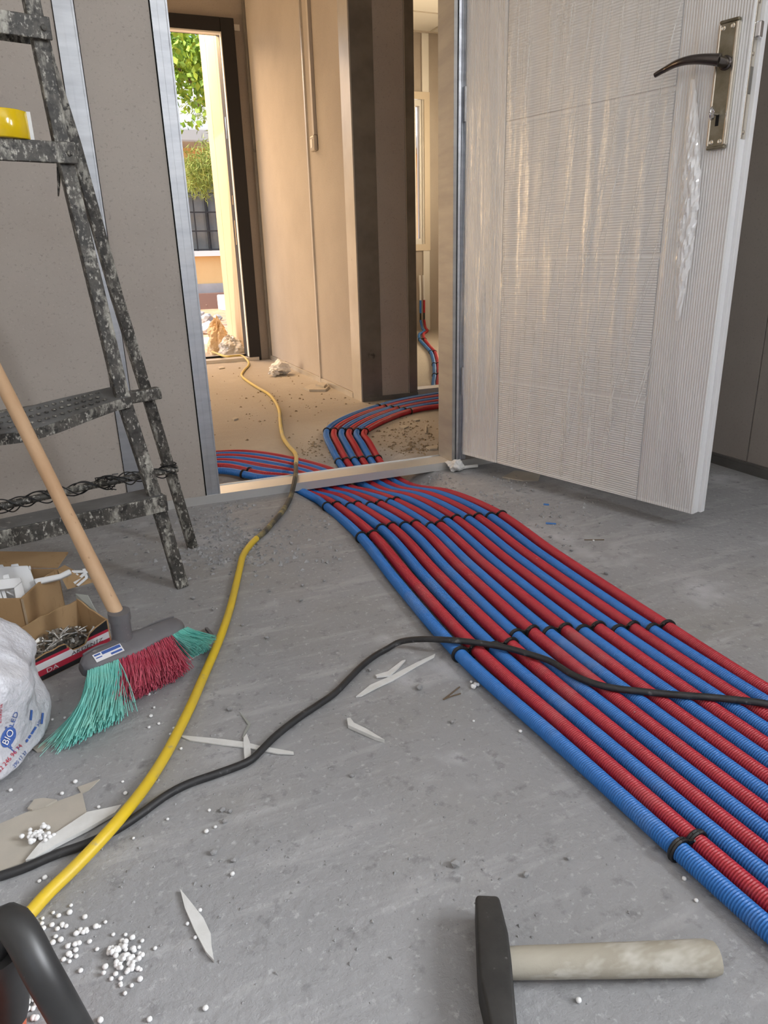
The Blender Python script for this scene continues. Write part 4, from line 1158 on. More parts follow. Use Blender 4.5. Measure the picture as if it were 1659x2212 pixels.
def bristles(name, m, k0, k1, count, ln, flare, label):
    V = []; Q = []
    for _ in range(count):
        k = random.uniform(k0, k1); w_ = random.uniform(-1, 1)
        root = hl + BA * BL * k + side * 0.015 * w_ + tow * 0.014
        L = ln * random.uniform(0.86, 1.1)
        fl_ = BA * (flare + (k - 0.5) * 0.5 + random.gauss(0, 0.15)) + side * (0.30 * w_ + random.gauss(0, 0.12))
        pts = []
        for s_ in (0, 0.35, 0.7, 1.0):
            p = root + tow * L * s_ + fl_ * L * s_ ** 1.3 + np.array([0, -1, 0]) * 0.010 * s_ ** 2
            p[2] = max(p[2], 0.0035 + 0.006 * random.random()); pts.append(p)
        b = len(V); rr = 0.00075
        for p in pts:
            for a in (0, 2.1, 4.2): V.append(p + rr * (math.cos(a) * BA + math.sin(a) * side))
        for i in range(3):
            for j in range(3): Q.append((b + i * 3 + j, b + i * 3 + (j + 1) % 3, b + (i + 1) * 3 + (j + 1) % 3, b + (i + 1) * 3 + j))
    o = mesh_obj(name, V, Q, m, br); tag(o, label, kind='stuff'); return o


bristles('bristles', M['mint'], 0.01, 0.30, 1900, 0.100, -0.55, 'mint green bristles at the bag end')
bristles('bristles', M['pink'], 0.30, 0.82, 2000, 0.072, -0.45, 'red bristles in the middle')
bristles('bristles', M['mint'], 0.82, 1.0, 900, 0.040, 0.35, 'mint green bristles at the hose end')


# ------------------------------------------------------------------ carton of screws
def text_geo(txt, size=1.0):
    cu = bpy.data.curves.new('lettering', 'FONT'); cu.body = txt; cu.size = size; cu.resolution_u = 3
    ob = bpy.data.objects.new('lettering', cu); COL.objects.link(ob)
    me = bpy.data.meshes.new_from_object(ob)
    v = np.array([tuple(p.co) for p in me.vertices]); f = [tuple(p.vertices) for p in me.polygons]
    bpy.data.objects.remove(ob, do_unlink=True); bpy.data.curves.remove(cu); bpy.data.meshes.remove(me)
    return v, f


def text_on(name, txt, o, ux, uy, width, m, parent, shear=0.0, lift=0.0006, height=None):
    """flat lettering: o = lower left corner, ux / uy unit directions"""
    v, f = text_geo(txt); w = v[:, 0].max() - v[:, 0].min(); sc = width / w; v = v - np.array([v[:, 0].min(), v[:, 1].min(), 0])
    h = v[:, 1].max(); sy_ = sc if height is None else height / h
    n = np.cross(ux, uy); n /= np.linalg.norm(n)
    P_ = [np.asarray(o) + np.asarray(ux) * (p[0] * sc + shear * p[1] * sy_) + np.asarray(uy) * p[1] * sy_ + n * lift for p in v]
    return mesh_obj(name, P_, f, m, parent)


A0 = pz(82, 1476, 0.0); B0 = pz(240, 1398, 0.0)
ux = B0 - A0; SBL = np.linalg.norm(ux); ux /= SBL
uy = np.array([-ux[1], ux[0], 0.0])
SW, SBH = 0.092, 0.072
sb = empty('screw_carton', A0, 'torn red, white and black carton of screws beside the broom head', 'box')
def cb(name, m, x0, x1, y0, y1, z0, z1, parent=None):
    return MB().obox(A0, ux, uy, DZ, x0, x1, y0, y1, z0, z1).build(name, m, parent or sb)
t_ = 0.003
cb('base', M['card'], 0, SBL, 0, SW, 0.0005, 0.004)
# back wall with a torn rim
def torn_wall(name, m, o, ax, th, L, prof, parent=sb):
    n = len(prof); pts = [o + ax * L * (i / (n - 1)) + DZ * h for i, h in enumerate(prof)]
    return MB().slab([o] + [o + ax * L] + pts[::-1], th, 1.0).build(name, m, parent)
torn_wall('back_wall', M['card'], A0 + uy * SW, ux, uy * t_, SBL, [0.060, 0.063, 0.066, 0.065, 0.068, 0.071, 0.069, 0.072, 0.073, 0.071, 0.073])
torn_wall('side_wall', M['card'], A0 + ux * SBL, uy, ux * t_, SW, [0.058, 0.060, 0.064, 0.066, 0.073, 0.078])
torn_wall('side_wall', M['card'], A0, uy, ux * -t_, SW, [0.045, 0.05, 0.06, 0.066])
fwp = [0.044, 0.046, 0.048, 0.047, 0.049, 0.048, 0.030, 0.029, 0.030, 0.046, 0.052, 0.055, 0.058]
fw = torn_wall('front_wall', M['card'], A0, ux, uy * t_, SBL, fwp)
# printed bands on the outside of the front wall (clipped to the torn rim)
def band(m, z0, z1, h):
    n = 40; top_ = []; bot_ = []
    runs = []; cur = []
    for i in range(n + 1):
        k = i / n; rim = np.interp(k, np.linspace(0, 1, len(fwp)), fwp); zt = min(z1, rim - 0.0008)
        if zt > z0 + 0.0008: cur.append((k, zt))
        else:
            if len(cur) > 1: runs.append(cur)
            cur = []
    if len(cur) > 1: runs.append(cur)
    for r_ in runs:
        pts = [A0 + ux * SBL * k + DZ * z0 for k, _ in (r_[0], r_[-1])] + [A0 + ux * SBL * k + DZ * z for k, z in r_[::-1]]
        MB().slab([p - uy * h for p in pts], -uy, 0.0003).build('printed_band', m, fw)
band(M['prt_black'], 0.001, 0.010, 0.0002); band(M['prt_red'], 0.010, 0.021, 0.0002); band(M['prt_white'], 0.021, 0.034, 0.0002); band(M['prt_red'], 0.034, 0.0395, 0.0002); band(M['prt_black'], 0.0395, 0.060, 0.0002)
sd = A0 + ux * (SBL + t_)
for m_, z0, z1 in ((M['prt_black'], 0.001, 0.012), (M['prt_red'], 0.012, 0.022), (M['prt_white'], 0.022, 0.034), (M['prt_red'], 0.034, 0.040), (M['prt_black'], 0.040, 0.056)):
    MB().slab([sd + DZ * z0, sd + uy * SW + DZ * z0, sd + uy * SW + DZ * z1, sd + DZ * z1], ux, 0.0003).build('printed_band', m_, sb)
text_on('lettering', 'AKDENİZ', A0 - uy * 0.0005 + ux * SBL * 0.46 + DZ * 0.0215, ux, DZ, 0.064, M['prt_black'], fw, shear=0.2, height=0.0085)
text_on('lettering', 'DA', A0 - uy * 0.0005 + ux * SBL * 0.13 + DZ * 0.0115, ux, DZ, 0.022, M['prt_white'], fw, height=0.008)
# flap standing off the right side wall
fo_ = A0 + ux * SBL + uy * SW
MB().slab([fo_ + DZ * 0.02, fo_ + uy * -0.045 + DZ * 0.05 + ux * 0.012, fo_ + uy * -0.02 + DZ * 0.085 + ux * 0.012, fo_ + DZ * 0.088], ux, 0.0015).build('torn_flap', M['greyboard'], sb)
# screws
SP = MB().lathe((0, 0, 0), (1, 0, 0), [(0, 0.0042), (0.001, 0.0043), (0.0035, 0.0022), (0.028, 0.0019), (0.036, 0.0003)], 8)
zf = [0]
proto = SP.build('screw', M['screw'], smooth=True, origin=(0, 0, 0))
cr_ = MB()
GS = 'loose screws in the carton'
LS = 'bright zinc screw lying loose in the torn screw carton'
tag(proto, LS, 'screw', GS)
for k in range(90):
    o = proto if k == 0 else link(proto.copy())
    a = random.uniform(0.03, 0.97); bb = random.uniform(0.08, 0.75); lev_ = 0.022 + 0.026 * math.sin(math.pi * a) ** 0.5 * random.random() ** 0.6
    th_ = random.uniform(0, 6.28); tl = random.gauss(0, 0.35)
    dirv = Vector((math.cos(th_), math.sin(th_), math.tan(tl)))
    c = A0 + ux * (0.02 + a * (SBL - 0.04)) + uy * (0.012 + bb * (SW - 0.03)) + DZ * lev_
    st_ = Vector(c) - dirv.normalized() * 0.018
    st_.z = max(0.008, st_.z)
    o.location = st_; o.rotation_euler = dirv.to_track_quat('X', 'Z').to_euler()
hpv = []; hpf = []
for j in range(12):
    for i in range(20):
        a, bb = i / 19, j / 11
        hpv.append(A0 + ux * (0.004 + a * (SBL - 0.008)) + uy * (0.004 + bb * (SW - 0.008)) + DZ * (0.006 + 0.022 * math.sin(math.pi * a) ** 0.4 + 0.012 * RNG.random()))
for j in range(11):
    for i in range(19): hpf.append((j * 20 + i, j * 20 + i + 1, (j + 1) * 20 + i + 1, (j + 1) * 20 + i))
tag(mesh_obj('screw_heap', hpv, hpf, M['screw'], sb), 'heap of tangled screws filling the carton', kind='stuff')

# ------------------------------------------------------------------ carton of white plastic fittings
C0 = np.array([-0.187, 1.362, 0.0]); ca = np.array([0.058, 0.140, 0]); ca /= np.linalg.norm(ca); cbv = np.array([-ca[1], ca[0], 0])
if cbv[0] > 0: cbv = -cbv
cx_ = empty('fittings_carton', C0, 'brown cardboard carton holding white plastic frames behind the screw carton', 'box')
CL, CB, CH = 0.150, 0.16, 0.105
MB().obox(C0, ca, cbv, DZ, 0, CL, 0, CB, 0.0005, 0.004).build('base', M['card'], cx_)
MB().slab([C0, C0 + ca * CL, C0 + ca * CL + DZ * 0.098, C0 + ca * CL * 0.70 + DZ * 0.104, C0 + DZ * CH], cbv, 0.004).build('side_wall', M['card'], cx_)
MB().slab([C0, C0 + cbv * CB, C0 + cbv * CB + DZ * CH, C0 + DZ * CH], ca, 0.004).build('side_wall', M['card'], cx_)
MB().slab([C0 + ca * CL, C0 + ca * CL + cbv * CB, C0 + ca * CL + cbv * CB + DZ * CH, C0 + ca * CL + DZ * 0.098], -ca, 0.004).build('side_wall', M['card'], cx_)
MB().slab([C0 + cbv * CB, C0 + cbv * CB + ca * CL, C0 + cbv * CB + ca * CL + DZ * CH, C0 + cbv * CB + DZ * CH], -cbv, 0.004).build('side_wall', M['card'], cx_)
MB().obox(C0, ca, cbv, DZ, -0.0015, 0.0015, -0.0015, 0.0015, 0.0, CH).build('corner_crease', M['card_torn'], cx_)
ce_ = C0 + ca * CL
fp = [ce_ + DZ * 0.098, ce_ + ca * 0.03 + DZ * 0.094, ce_ - cbv * 0.055 + ca * 0.035 + DZ * 0.052, ce_ - cbv * 0.012 + ca * 0.002 + DZ * 0.052]
MB().slab(fp, -ca, 0.003).build('flap', M['card'], cx_)
MB().slab([fp[2], fp[2] + ca * 0.035 - cbv * 0.006 + DZ * 0.006, fp[1] * 0.4 + fp[2] * 0.6 + ca * 0.02], DZ, 0.003).build('flap', M['card_torn'], cx_)
cb2 = ce_ + cbv * CB
MB().slab([ce_ + DZ * 0.100, ce_ + cbv * CB * 0.9 + DZ * CH, ce_ + cbv * CB * 0.9 + DZ * CH + ca * 0.05 + DZ * 0.012, ce_ + ca * 0.055 + DZ * 0.02 + DZ * 0.09], DZ, 0.003).build('flap', M['card'], cx_)
GP = 'white plastic fittings in the carton'
vn = np.array([0.10, -0.80, 0.58]); vn /= np.linalg.norm(vn)
def pslab(mb, px_, pt, th):
    return mb.slab([pP(x, y, pt, vn) for x, y in px_], -vn, th)
pt1 = np.array([-0.23, 1.445, 0.10]); pt2 = np.array([-0.22, 1.395, 0.10])
e1 = empty('cover_plate', pt1, 'large white plastic cover plate with clips, rearmost in the fittings carton', 'plastic plate', GP)
pslab(MB(), [(-30, 1225), (60, 1221), (66, 1231), (79, 1266), (50, 1300), (-30, 1304)], pt1, 0.010).build('plate', M['plastic_white'], e1, bevel=0.002)
for q in ([(24, 1219), (39, 1217), (41, 1223), (23, 1225)], [(-6, 1220), (6, 1219), (9, 1225), (-6, 1226)], [(62, 1222), (66, 1222), (67, 1230), (63, 1230)]):
    pslab(MB(), q, pt1 + vn * 0.002, 0.008).build('clip', M['plastic_white'], e1, bevel=0.001)
e2 = empty('socket_frame', pt2, 'white plastic socket frame with a square opening, foremost in the fittings carton', 'plastic frame', GP)
pslab(MB(), [(-30, 1254), (44, 1247), (48, 1256), (30, 1270), (-30, 1277)], pt2, 0.012).build('frame_bar', M['plastic_white'], e2, bevel=0.0015)
pslab(MB(), [(48, 1256), (56, 1290), (56, 1302), (35, 1302), (30, 1270)], pt2, 0.012).build('frame_bar', M['plastic_white'], e2, bevel=0.0015)
pslab(MB(), [(6, 1242), (19, 1240), (21, 1249), (7, 1251)], pt2 + vn * 0.001, 0.006).build('clip', M['plastic_white'], e2, bevel=0.001)
for q in ([(-20, 1276), (0, 1275), (8, 1302), (-12, 1302)], [(2, 1276), (10, 1275), (18, 1302), (11, 1302)], [(14, 1276), (30, 1284), (30, 1288), (14, 1280)]):
    pslab(MB(), q, pt2 - vn * 0.016, 0.004).build('inner_rib', M['plastic_white'], e2)
pt3 = np.array([-0.16, 1.44, 0.115])
o = pslab(MB(), [(72, 1250), (128, 1239), (150, 1228), (156, 1238), (131, 1250), (78, 1263)], pt3, 0.014).build('curved_cover', M['plastic_white'], bevel=0.003)
tag(o, 'white curved plastic strip lying across the rim of the fittings carton', 'plastic strip', GP)
e4 = empty('broken_grille', (-0.12, 1.52, 0.09), 'broken white plastic grille poking out beside the broom stick', 'plastic grille', GP)
pt4 = np.array([-0.12, 1.525, 0.095])
for q in ([(155, 1232), (182, 1232), (182, 1237), (155, 1238)], [(150, 1247), (176, 1244), (176, 1248), (150, 1252)], [(158, 1257), (186, 1232), (190, 1236), (162, 1262)], [(164, 1264), (188, 1244), (190, 1249), (170, 1266)],
          [(178, 1229), (184, 1228), (190, 1246), (184, 1248)], [(153, 1250), (166, 1238), (170, 1241), (157, 1254)]):
    pslab(MB(), q, pt4 + vn * random.uniform(0, 0.004), 0.003).build('slat', M['plastic_white'], e4)

# ------------------------------------------------------------------ printed plastic bag
bcx, bcy, brx, bry, bh = -0.264, 1.090, 0.118, 0.150, 0.192
nu_, nv_ = 96, 60; bv = []; bf = []
for j in range(nv_ + 1):
    v_ = j / nv_
    for i in range(nu_):
        a = 2 * math.pi * i / nu_
        if v_ < 0.12: rad = 0.55 + 0.45 * (v_ / 0.12) ** 0.5; z = 0.002 + 0.012 * (v_ / 0.12) ** 2
        else:
            w_ = (v_ - 0.12) / 0.88; rad = (1.0 - 0.10 * w_) * (1 - max(0, w_ - 0.60) ** 1.6 * 2.9); z = 0.014 + w_ * (bh - 0.014)
        d_ = Vector((math.cos(a), math.sin(a), 0)); q = Vector((d_.x * 1.7, d_.y * 1.7, z * 14))
        rid = 1 - abs(mnoise.noise(Vector((d_.x * 2.6 + z * 9, d_.y * 2.6 - z * 6, z * 10 + 3)))) * 2.2
        nz_ = mnoise.fractal(q * 1.2, 0.8, 2.1, 4) * 0.12 + 0.10 * (rid - 0.4) * sstep(0.15, 0.6, v_) + 0.06 * math.sin(a * 3 + z * 30) * v_
        r_ = max(0.03, rad + nz_ * (0.35 + 0.65 * v_))
        bv.append((bcx + brx * r_ * d_.x, bcy + bry * r_ * d_.y, max(0.0015, z + 0.022 * v_ * mnoise.noise(Vector((a * 1.6, 4.4, v_ * 3))))))
for j in range(nv_):
    for i in range(nu_):
        bf.append((j * nu_ + i, j * nu_ + (i + 1) % nu_, (j + 1) * nu_ + (i + 1) % nu_, (j + 1) * nu_ + i))
bf.append(tuple(range(nu_ - 1, -1, -1))); bf.append(tuple(nv_ * nu_ + i for i in range(nu_)))
bag = empty('plastic_bag', (bcx, bcy, 0), 'milky white plastic shopping bag with blue and red print at the left edge', 'bag')
bo = mesh_obj('sheet', bv, bf, M['bag'], bag, smooth=True)
bvh = BVHTree.FromPolygons([Vector(p) for p in bv], bf)
PD = Vector(pz(45, 1590, 0.05) - CAM_O).normalized()       # printing direction: straight at that side of the bag
PO = np.array(CAM_O)


def drape(name, txt, cx, cy, ang, wpx, m, hpx=None, shape=None):
    """lettering / marks laid on the bag: layout in picture units around (cx, cy), wrapped on to the real surface"""
    if txt is not None:
        v, f = text_geo(txt); v = v[:, :2]; v = v - (v.max(0) + v.min(0)) / 2; sc = wpx / (v[:, 0].max() - v[:, 0].min()); syy = sc if hpx is None else hpx / (v[:, 1].max() - v[:, 1].min())
        v = v * np.array([sc, syy])
    else:
        v, f = shape; v = np.array(v, float)
    c_, s_ = math.cos(ang), math.sin(ang); out = []
    for p in v:
        X_, Y_ = cx + p[0] * c_ - p[1] * -s_ * -1, cy
        X_ = cx + p[0] * c_ - p[1] * s_; Y_ = cy - (p[0] * s_ + p[1] * c_)
        r = Vector(ray(X_, Y_)).normalized(); hit, nrm, idx, dist = bvh.ray_cast(Vector(CAM_O), r)
        if hit is None: hit = Vector(CAM_O) + r * 1.2; nrm = Vector((0, 0, 1)); return None
        out.append(tuple(hit + nrm * 0.0011 * (1 if nrm.dot(r) < 0 else -1)))
    return mesh_obj(name, out, f, m, bag)


ell = [(24 * r_ * math.cos(a), 14.5 * r_ * math.sin(a)) for r_ in (0.02, 0.25, 0.5, 0.75, 0.9, 1.0) for a in np.linspace(0, 2 * math.pi, 36, endpoint=False)]
ellf = [(i * 36 + j, i * 36 + (j + 1) % 36, (i + 1) * 36 + (j + 1) % 36, (i + 1) * 36 + j) for i in range(5) for j in range(36)]
drape('logo_oval', None, 17, 1592, math.radians(64), 0, M['prt_blue'], shape=(ell, ellf))
o = drape('logo_letters', 'BIO', 17, 1592, math.radians(64), 34, M['prt_white'], hpx=14)
if o:
    for v in o.data.vertices: v.co += Vector((0.05, -0.7, 0.6)).normalized() * 0.0024
drape('logo_letters', 'LED', 29, 1553, math.radians(70), 32, M['prt_blue'], hpx=9)
drape('logo_plus', '+', 13, 1571, math.radians(64), 7, M['prt_blue'])
drape('monogram', 'K', 26, 1612, math.radians(50), 16, M['prt_blue'], hpx=26)
drape('phone_number', '532 246 96 74', 18, 1640, math.radians(50), 82, M['prt_red'], hpx=9)
drape('phone_number', '290 17 37', 42, 1640, math.radians(50), 42, M['prt_blue'], hpx=7)
drape('lettering', 'Elektrik', 0, 1540, math.radians(86), 42, M['prt_red'], hpx=7)
drape('lettering', 'Altı', 82, 1562, math.radians(75), 15, M['prt_blue'], hpx=6)
for k, (x, y, w_) in enumerate(((66, 1545, 22), (90, 1552, 24), (74, 1574, 9), (69, 1582, 8), (63, 1591, 8), (57, 1600, 7))):
    q = [(-w_ / 2, -2.4), (w_ / 2, -2.4), (w_ / 2, 2.4), (-w_ / 2, 2.4)]
    drape('printed_bar', None, x, y, math.radians(84 if k < 2 else 58), 0, M['prt_blue'], shape=(q, [(0, 1, 2, 3)]))

# ------------------------------------------------------------------ hammer
HC = (np.array([0.297, 0.437, 0.0])); hx = np.array([0.932, -0.362, 0]); hx /= np.linalg.norm(hx); hy = np.array([-hx[1], hx[0], 0])
ham = empty('hammer', HC, 'lump hammer with dirty iron head and pale mortar-stained handle', 'hammer')
o = HC - hx * 0.020
hy_, hx_ = np.array([0.439, 0.898, 0]), np.array([0.898, -0.439, 0])
hv = []; hf = []
prof = [(-0.112, 0.010, 0.014, 0.005), (-0.070, 0.0135, 0.019, 0.003), (-0.030, 0.0175, 0.0195, 0.0), (-0.012, 0.0180, 0.0195, 0.0), (0.020, 0.0175, 0.0195, 0.0), (0.040, 0.0160, 0.0185, -0.001), (0.060, 0.0145, 0.0175, -0.002), (0.066, 0.0130, 0.0160, -0.002)]
for y, wx, wz, sh in prof:
    for sx_, sz_ in ((-1, -1), (1, -1), (1, 1), (-1, 1)):
        hv.append(o + hy_ * y + hx_ * (sx_ * wx * 0.9 + sh) + DZ * (0.0205 + sz_ * wz))
for i in range(len(prof) - 1):
    for k in range(4): hf.append((i * 4 + k, i * 4 + (k + 1) % 4, (i + 1) * 4 + (k + 1) % 4, (i + 1) * 4 + k))
hf.append((3, 2, 1, 0)); hf.append(tuple((len(prof) - 1) * 4 + k for k in range(4)))
MB().add(hv, hf).build('head', M['hammer_iron'], ham, smooth=True, bevel=0.0035, seg=3)
hp = MB(); vv = []
ks = np.linspace(0, 1, 28)
for k in ks:
    c = HC - hx * 0.030 + hx * (0.232 * k) + DZ * (0.0200 - 0.003 * k); ry, rz = 0.0145 + 0.0028 * k, 0.0135 + 0.0025 * k
    if k > 0.97: ry *= 0.86; rz *= 0.86
    for j in range(18):
        a = 2 * math.pi * j / 18; w_ = 1 + 0.03 * mnoise.noise(Vector((k * 9, j * 0.7, 0.4)))
        vv.append(c + hy * ry * w_ * math.cos(a) + DZ * rz * w_ * math.sin(a))
f = []
for i in range(len(ks) - 1):
    for j in range(18): f.append((i * 18 + j, i * 18 + (j + 1) % 18, (i + 1) * 18 + (j + 1) % 18, (i + 1) * 18 + j))
f.append(tuple(range(17, -1, -1))); f.append(tuple((len(ks) - 1) * 18 + j for j in range(18)))
hp.add(vv, f); hp.build('handle', M['hammer_wood'], ham, smooth=True)

# ------------------------------------------------------------------ black looped tool handle at the lower left corner
tb = empty('power_tool', pz(20, 2300, 0.0), 'black looped tool handle on an orange housing at the lower left corner', 'tool')
tpx = [(-60, 2230, 0.09), (-20, 2060, 0.16), (0, 2000, 0.185), (22, 1990, 0.19), (48, 2020, 0.185), (85, 2090, 0.165), (130, 2170, 0.13), (175, 2250, 0.08), (205, 2310, 0.035)]
MB().tube(spline([tuple(pz(x, y, z)) for x, y, z in tpx], 48), 0.0135, 18).build('loop_handle', M['tool'], tb, smooth=True)
tpx2 = [(-8, 2040, 0.165), (8, 2120, 0.10), (6, 2190, 0.055)]
MB().tube(spline([tuple(pz(x, y, z)) for x, y, z in tpx2], 14), [0.021] * 14, 14).build('stem', M['tool'], tb, smooth=True)
q = pz(-30, 2300, 0.0)
MB().box(q[0] - 0.10, q[0] + 0.035, q[1] - 0.08, q[1] + 0.035, 0.0, 0.055).build('housing', M['orange'], tb, bevel=0.015, seg=4)

# ------------------------------------------------------------------ slivers, board scraps and crumbs on the floor
def flat(name, m, px_, th, label, cat, group=None, lift=0.0005, warp=0.0):
    P_ = [pz(x, y, lift) for x, y in px_]
    mb = MB().prism([(p[0], p[1]) for p in P_], lift, lift + th); o = mb.build(name, m)
    if warp:
        for v in o.data.vertices: v.co.z += warp * (0.5 + 0.5 * math.sin(v.co.x * 60 + v.co.y * 40))
    return tag(o, label, cat, group)


GSV = 'torn slivers on the floor'
flat('board_sliver', M['plaster'], [(384, 1590), (410, 1592), (480, 1599), (530, 1606), (560, 1614), (600, 1621), (634, 1627), (635, 1632), (600, 1631), (560, 1623), (536, 1618), (480, 1611), (410, 1601)], 0.002, 'long white torn sliver under the bend of the black cable', 'sliver', GSV, warp=0.001)
flat('board_sliver', M['greyboard'], [(517, 1539), (524, 1546), (542, 1565), (533, 1582), (526, 1596), (523, 1595), (529, 1580), (536, 1567)], 0.0015, 'thin bent grey strip beside the black cable', 'sliver', GSV, 0.001)
flat('board_sliver', M['plaster'], [(526, 1595), (533, 1586), (540, 1605), (542, 1625), (543, 1648), (529, 1649), (527, 1625)], 0.0015, 'short white strip crossing the long sliver', 'sliver', GSV, 0.0028)
flat('board_sliver', M['plaster'], [(750, 1558), (757, 1557), (765, 1568), (790, 1580), (831, 1605), (810, 1599), (770, 1581), (752, 1573)], 0.006, 'white wedge-shaped sliver alone in the middle of the floor', 'sliver', GSV)
flat('board_sliver', M['plaster'], [(769, 1507), (800, 1482), (840, 1464), (900, 1433), (940, 1415), (938, 1421), (900, 1442), (850, 1471), (815, 1488), (780, 1506)], 0.002, 'long white sliver between the black cable and the conduits', 'sliver', GSV, warp=0.001)
flat('board_sliver', M['plaster'], [(811, 1461), (838, 1453), (868, 1430), (876, 1428), (860, 1446), (842, 1462), (814, 1465)], 0.003, 'short white sliver beside the long one next to the conduits', 'sliver', GSV, 0.0025)
flat('board_sliver', M['plaster'], [(390, 1926), (402, 1940), (440, 1988), (456, 2022), (457, 2042), (463, 2080), (446, 2062), (420, 2012), (400, 1966)], 0.004, 'white diamond-shaped sliver on the floor near the foam beads', 'sliver', GSV)
flat('board_sliver', M['plaster'], [(57, 1864), (88, 1826), (130, 1800), (190, 1760), (230, 1752), (264, 1744), (250, 1761), (190, 1796), (120, 1832), (75, 1861)], 0.005, 'large white plaster sliver pinned under the yellow hose', 'sliver', GSV, 0.0025)
flat('board_scrap', M['paper'], [(-60, 1800), (0, 1782), (60, 1756), (130, 1731), (178, 1714), (189, 1762), (120, 1812), (60, 1862), (0, 1884), (-60, 1900)], 0.002, 'beige sheet of board paper under the black cable', 'board scrap')
flat('board_scrap', M['paper'], [(60, 1750), (75, 1730), (95, 1727), (124, 1731), (100, 1744), (70, 1752)], 0.003, 'curled lip of torn beige paper on the board sheet', 'board scrap', None, 0.0028)
flat('board_scrap', M['paper'], [(168, 1702), (216, 1685), (192, 1708), (176, 1716)], 0.0018, 'pointed beige paper scrap left of the yellow hose', 'board scrap')
flat('board_scrap', M['paper'], [(70, 1618), (95, 1605), (103, 1608), (92, 1625), (80, 1626)], 0.002, 'small beige scrap beside the plastic bag', 'board scrap')
flat('board_scrap', M['paper'], [(1085, 1032), (1112, 1018), (1168, 1024), (1163, 1040), (1130, 1040)], 0.003, 'olive beige board scrap under the bottom edge of the white door', 'board scrap')
# plasterboard offcut near the broom
gb = empty('plasterboard_offcut', pz(408, 1410, 0), 'small plasterboard offcut with grey face beside the yellow hose', 'offcut')
P_ = [pz(x, y, 0.011) for x, y in [(375, 1400), (402, 1380), (441, 1388), (442, 1397), (405, 1418)]]
MB().prism([(p[0], p[1]) for p in P_], 0.0008, 0.0108).build('core', M['plaster'], gb)
MB().prism([(p[0], p[1]) for p in P_], 0.0109, 0.0117).build('face_paper', M['greyboard'], gb)
P2 = [pz(x, y, 0.018) for x, y in [(414, 1398), (428, 1382), (441, 1380), (436, 1392)]]
MB().slab([np.array([p[0], p[1], 0.0125 + 0.006 * (i in (0, 3))]) for i, p in enumerate(P2)], DZ, 0.0008).build('peeled_paper', M['greyboard'], gb)
cl = empty('grey_clip', pz(445, 1372, 0), 'small grey plastic clip plate beside the broom bristles', 'clip')
P_ = [pz(x, y, 0) for x, y in [(428, 1367), (441, 1362), (456, 1378), (443, 1383)]]
MB().prism([(p[0], p[1]) for p in P_], 0.0005, 0.003).build('plate', M['steel_dark'], cl)
P_ = [pz(x, y, 0) for x, y in [(443, 1361), (449, 1360), (463, 1376), (457, 1378)]]
MB().prism([(p[0], p[1]) for p in P_], 0.0005, 0.0055).build('ridge', M['broom_plastic'], cl)
ck = MB().tube(spline([tuple(pz(x, y, 0.005)) for x, y in [(305, 1451), (318, 1447), (326, 1440), (336, 1437), (343, 1434)]], 12), [0.003, 0.004, 0.0045, 0.004, 0.0035, 0.0042, 0.004, 0.0045, 0.005, 0.0052, 0.0045, 0.003], 9).build('wood_twig', M['wood'], smooth=True)
tag(ck, 'short tan twig on the floor below the red bristles', 'twig')
for px_, lb in (([(958, 1511), (975, 1498), (993, 1484)], 'thin dark twig beside the outermost blue conduit'), ([(958, 1511), (972, 1505), (995, 1498)], 'shorter dark twig forking beside the outermost blue conduit'),
                ([(1262, 1166), (1282, 1166), (1305, 1166)], 'thin dark twig right of the conduits near the door')):
    tag(MB().tube(spline([tuple(pz(x, y, 0.002)) for x, y in px_], 8), 0.0012, 6).build('twig', M['bark'], smooth=True), lb, 'twig')


def lump(r, seed, squash=0.7, rough=0.35, sub_=2):
    bm = bmesh.new(); bmesh.ops.create_icosphere(bm, subdivisions=sub_, radius=1.0)
    for v in bm.verts:
        d_ = v.co.normalized(); k = 1 + rough * mnoise.noise(d_ * 1.7 + Vector((seed, seed * 2.3, 0))) + rough * 0.5 * mnoise.noise(d_ * 4 + Vector((seed * 3, 1, 0)))
        v.co = Vector((d_.x * k * r, d_.y * k * r, d_.z * k * r * squash))
    V = [tuple(v.co) for v in bm.verts]; F_ = [tuple(q.index for q in p.verts) for p in bm.faces]; bm.free(); return np.array(V), F_


def put_lump(name, m, x, y, r, seed, label, cat, group=None, squash=0.7, rough=0.35, sub_=2, on=None, smooth=False):
    V, F_ = lump(r, seed, squash, rough, sub_); p = pz(x, y, r * 0.5) if on is None else np.asarray(on, float)
    V = V - np.array([0, 0, V[:, 2].min()]) + np.array([p[0], p[1], (fh(p[0], p[1]) + 0.0004) if on is None else p[2]])
    return tag(mesh_obj(name, V, F_, m, smooth=smooth), label, cat, group)


put_lump('foam_lump', M['plaster'], 984, 1010, 0.026, 3.1, 'white crumbly foam lump lying against the doorway sill', 'foam lump', sub_=3, rough=0.6)
tag(MB().tube([tuple(pz(998, 1010, 0.008)), tuple(pz(1031, 1006, 0.008))], 0.006, 10).build('plastic_pipe_stub', M['white_paint'], smooth=True), 'short white pipe stub lying beside the foam lump', 'pipe')
put_lump('plastic_wad', M['foam'], 607, 800, 0.055, 5.5, 'crumpled white plastic wad at the foot of the tan hall wall', 'plastic wad', sub_=3, rough=0.7)
put_lump('plastic_wad', M['foam'], 592, 808, 0.028, 7.5, 'smaller white plastic wad left of the larger one in the hall', 'plastic wad', sub_=3, rough=0.7)
flat('board_scrap', M['paper'], [(655, 841), (672, 835), (700, 834), (712, 838), (703, 846), (668, 846)], 0.012, 'flat tan board offcut on the hall floor by the wall', 'board scrap')
flat('board_scrap', M['paper'], [(682, 834), (695, 829), (706, 832), (700, 838)], 0.010, 'tan offcut leaning on the flat one by the hall wall', 'board scrap', None, 0.013)
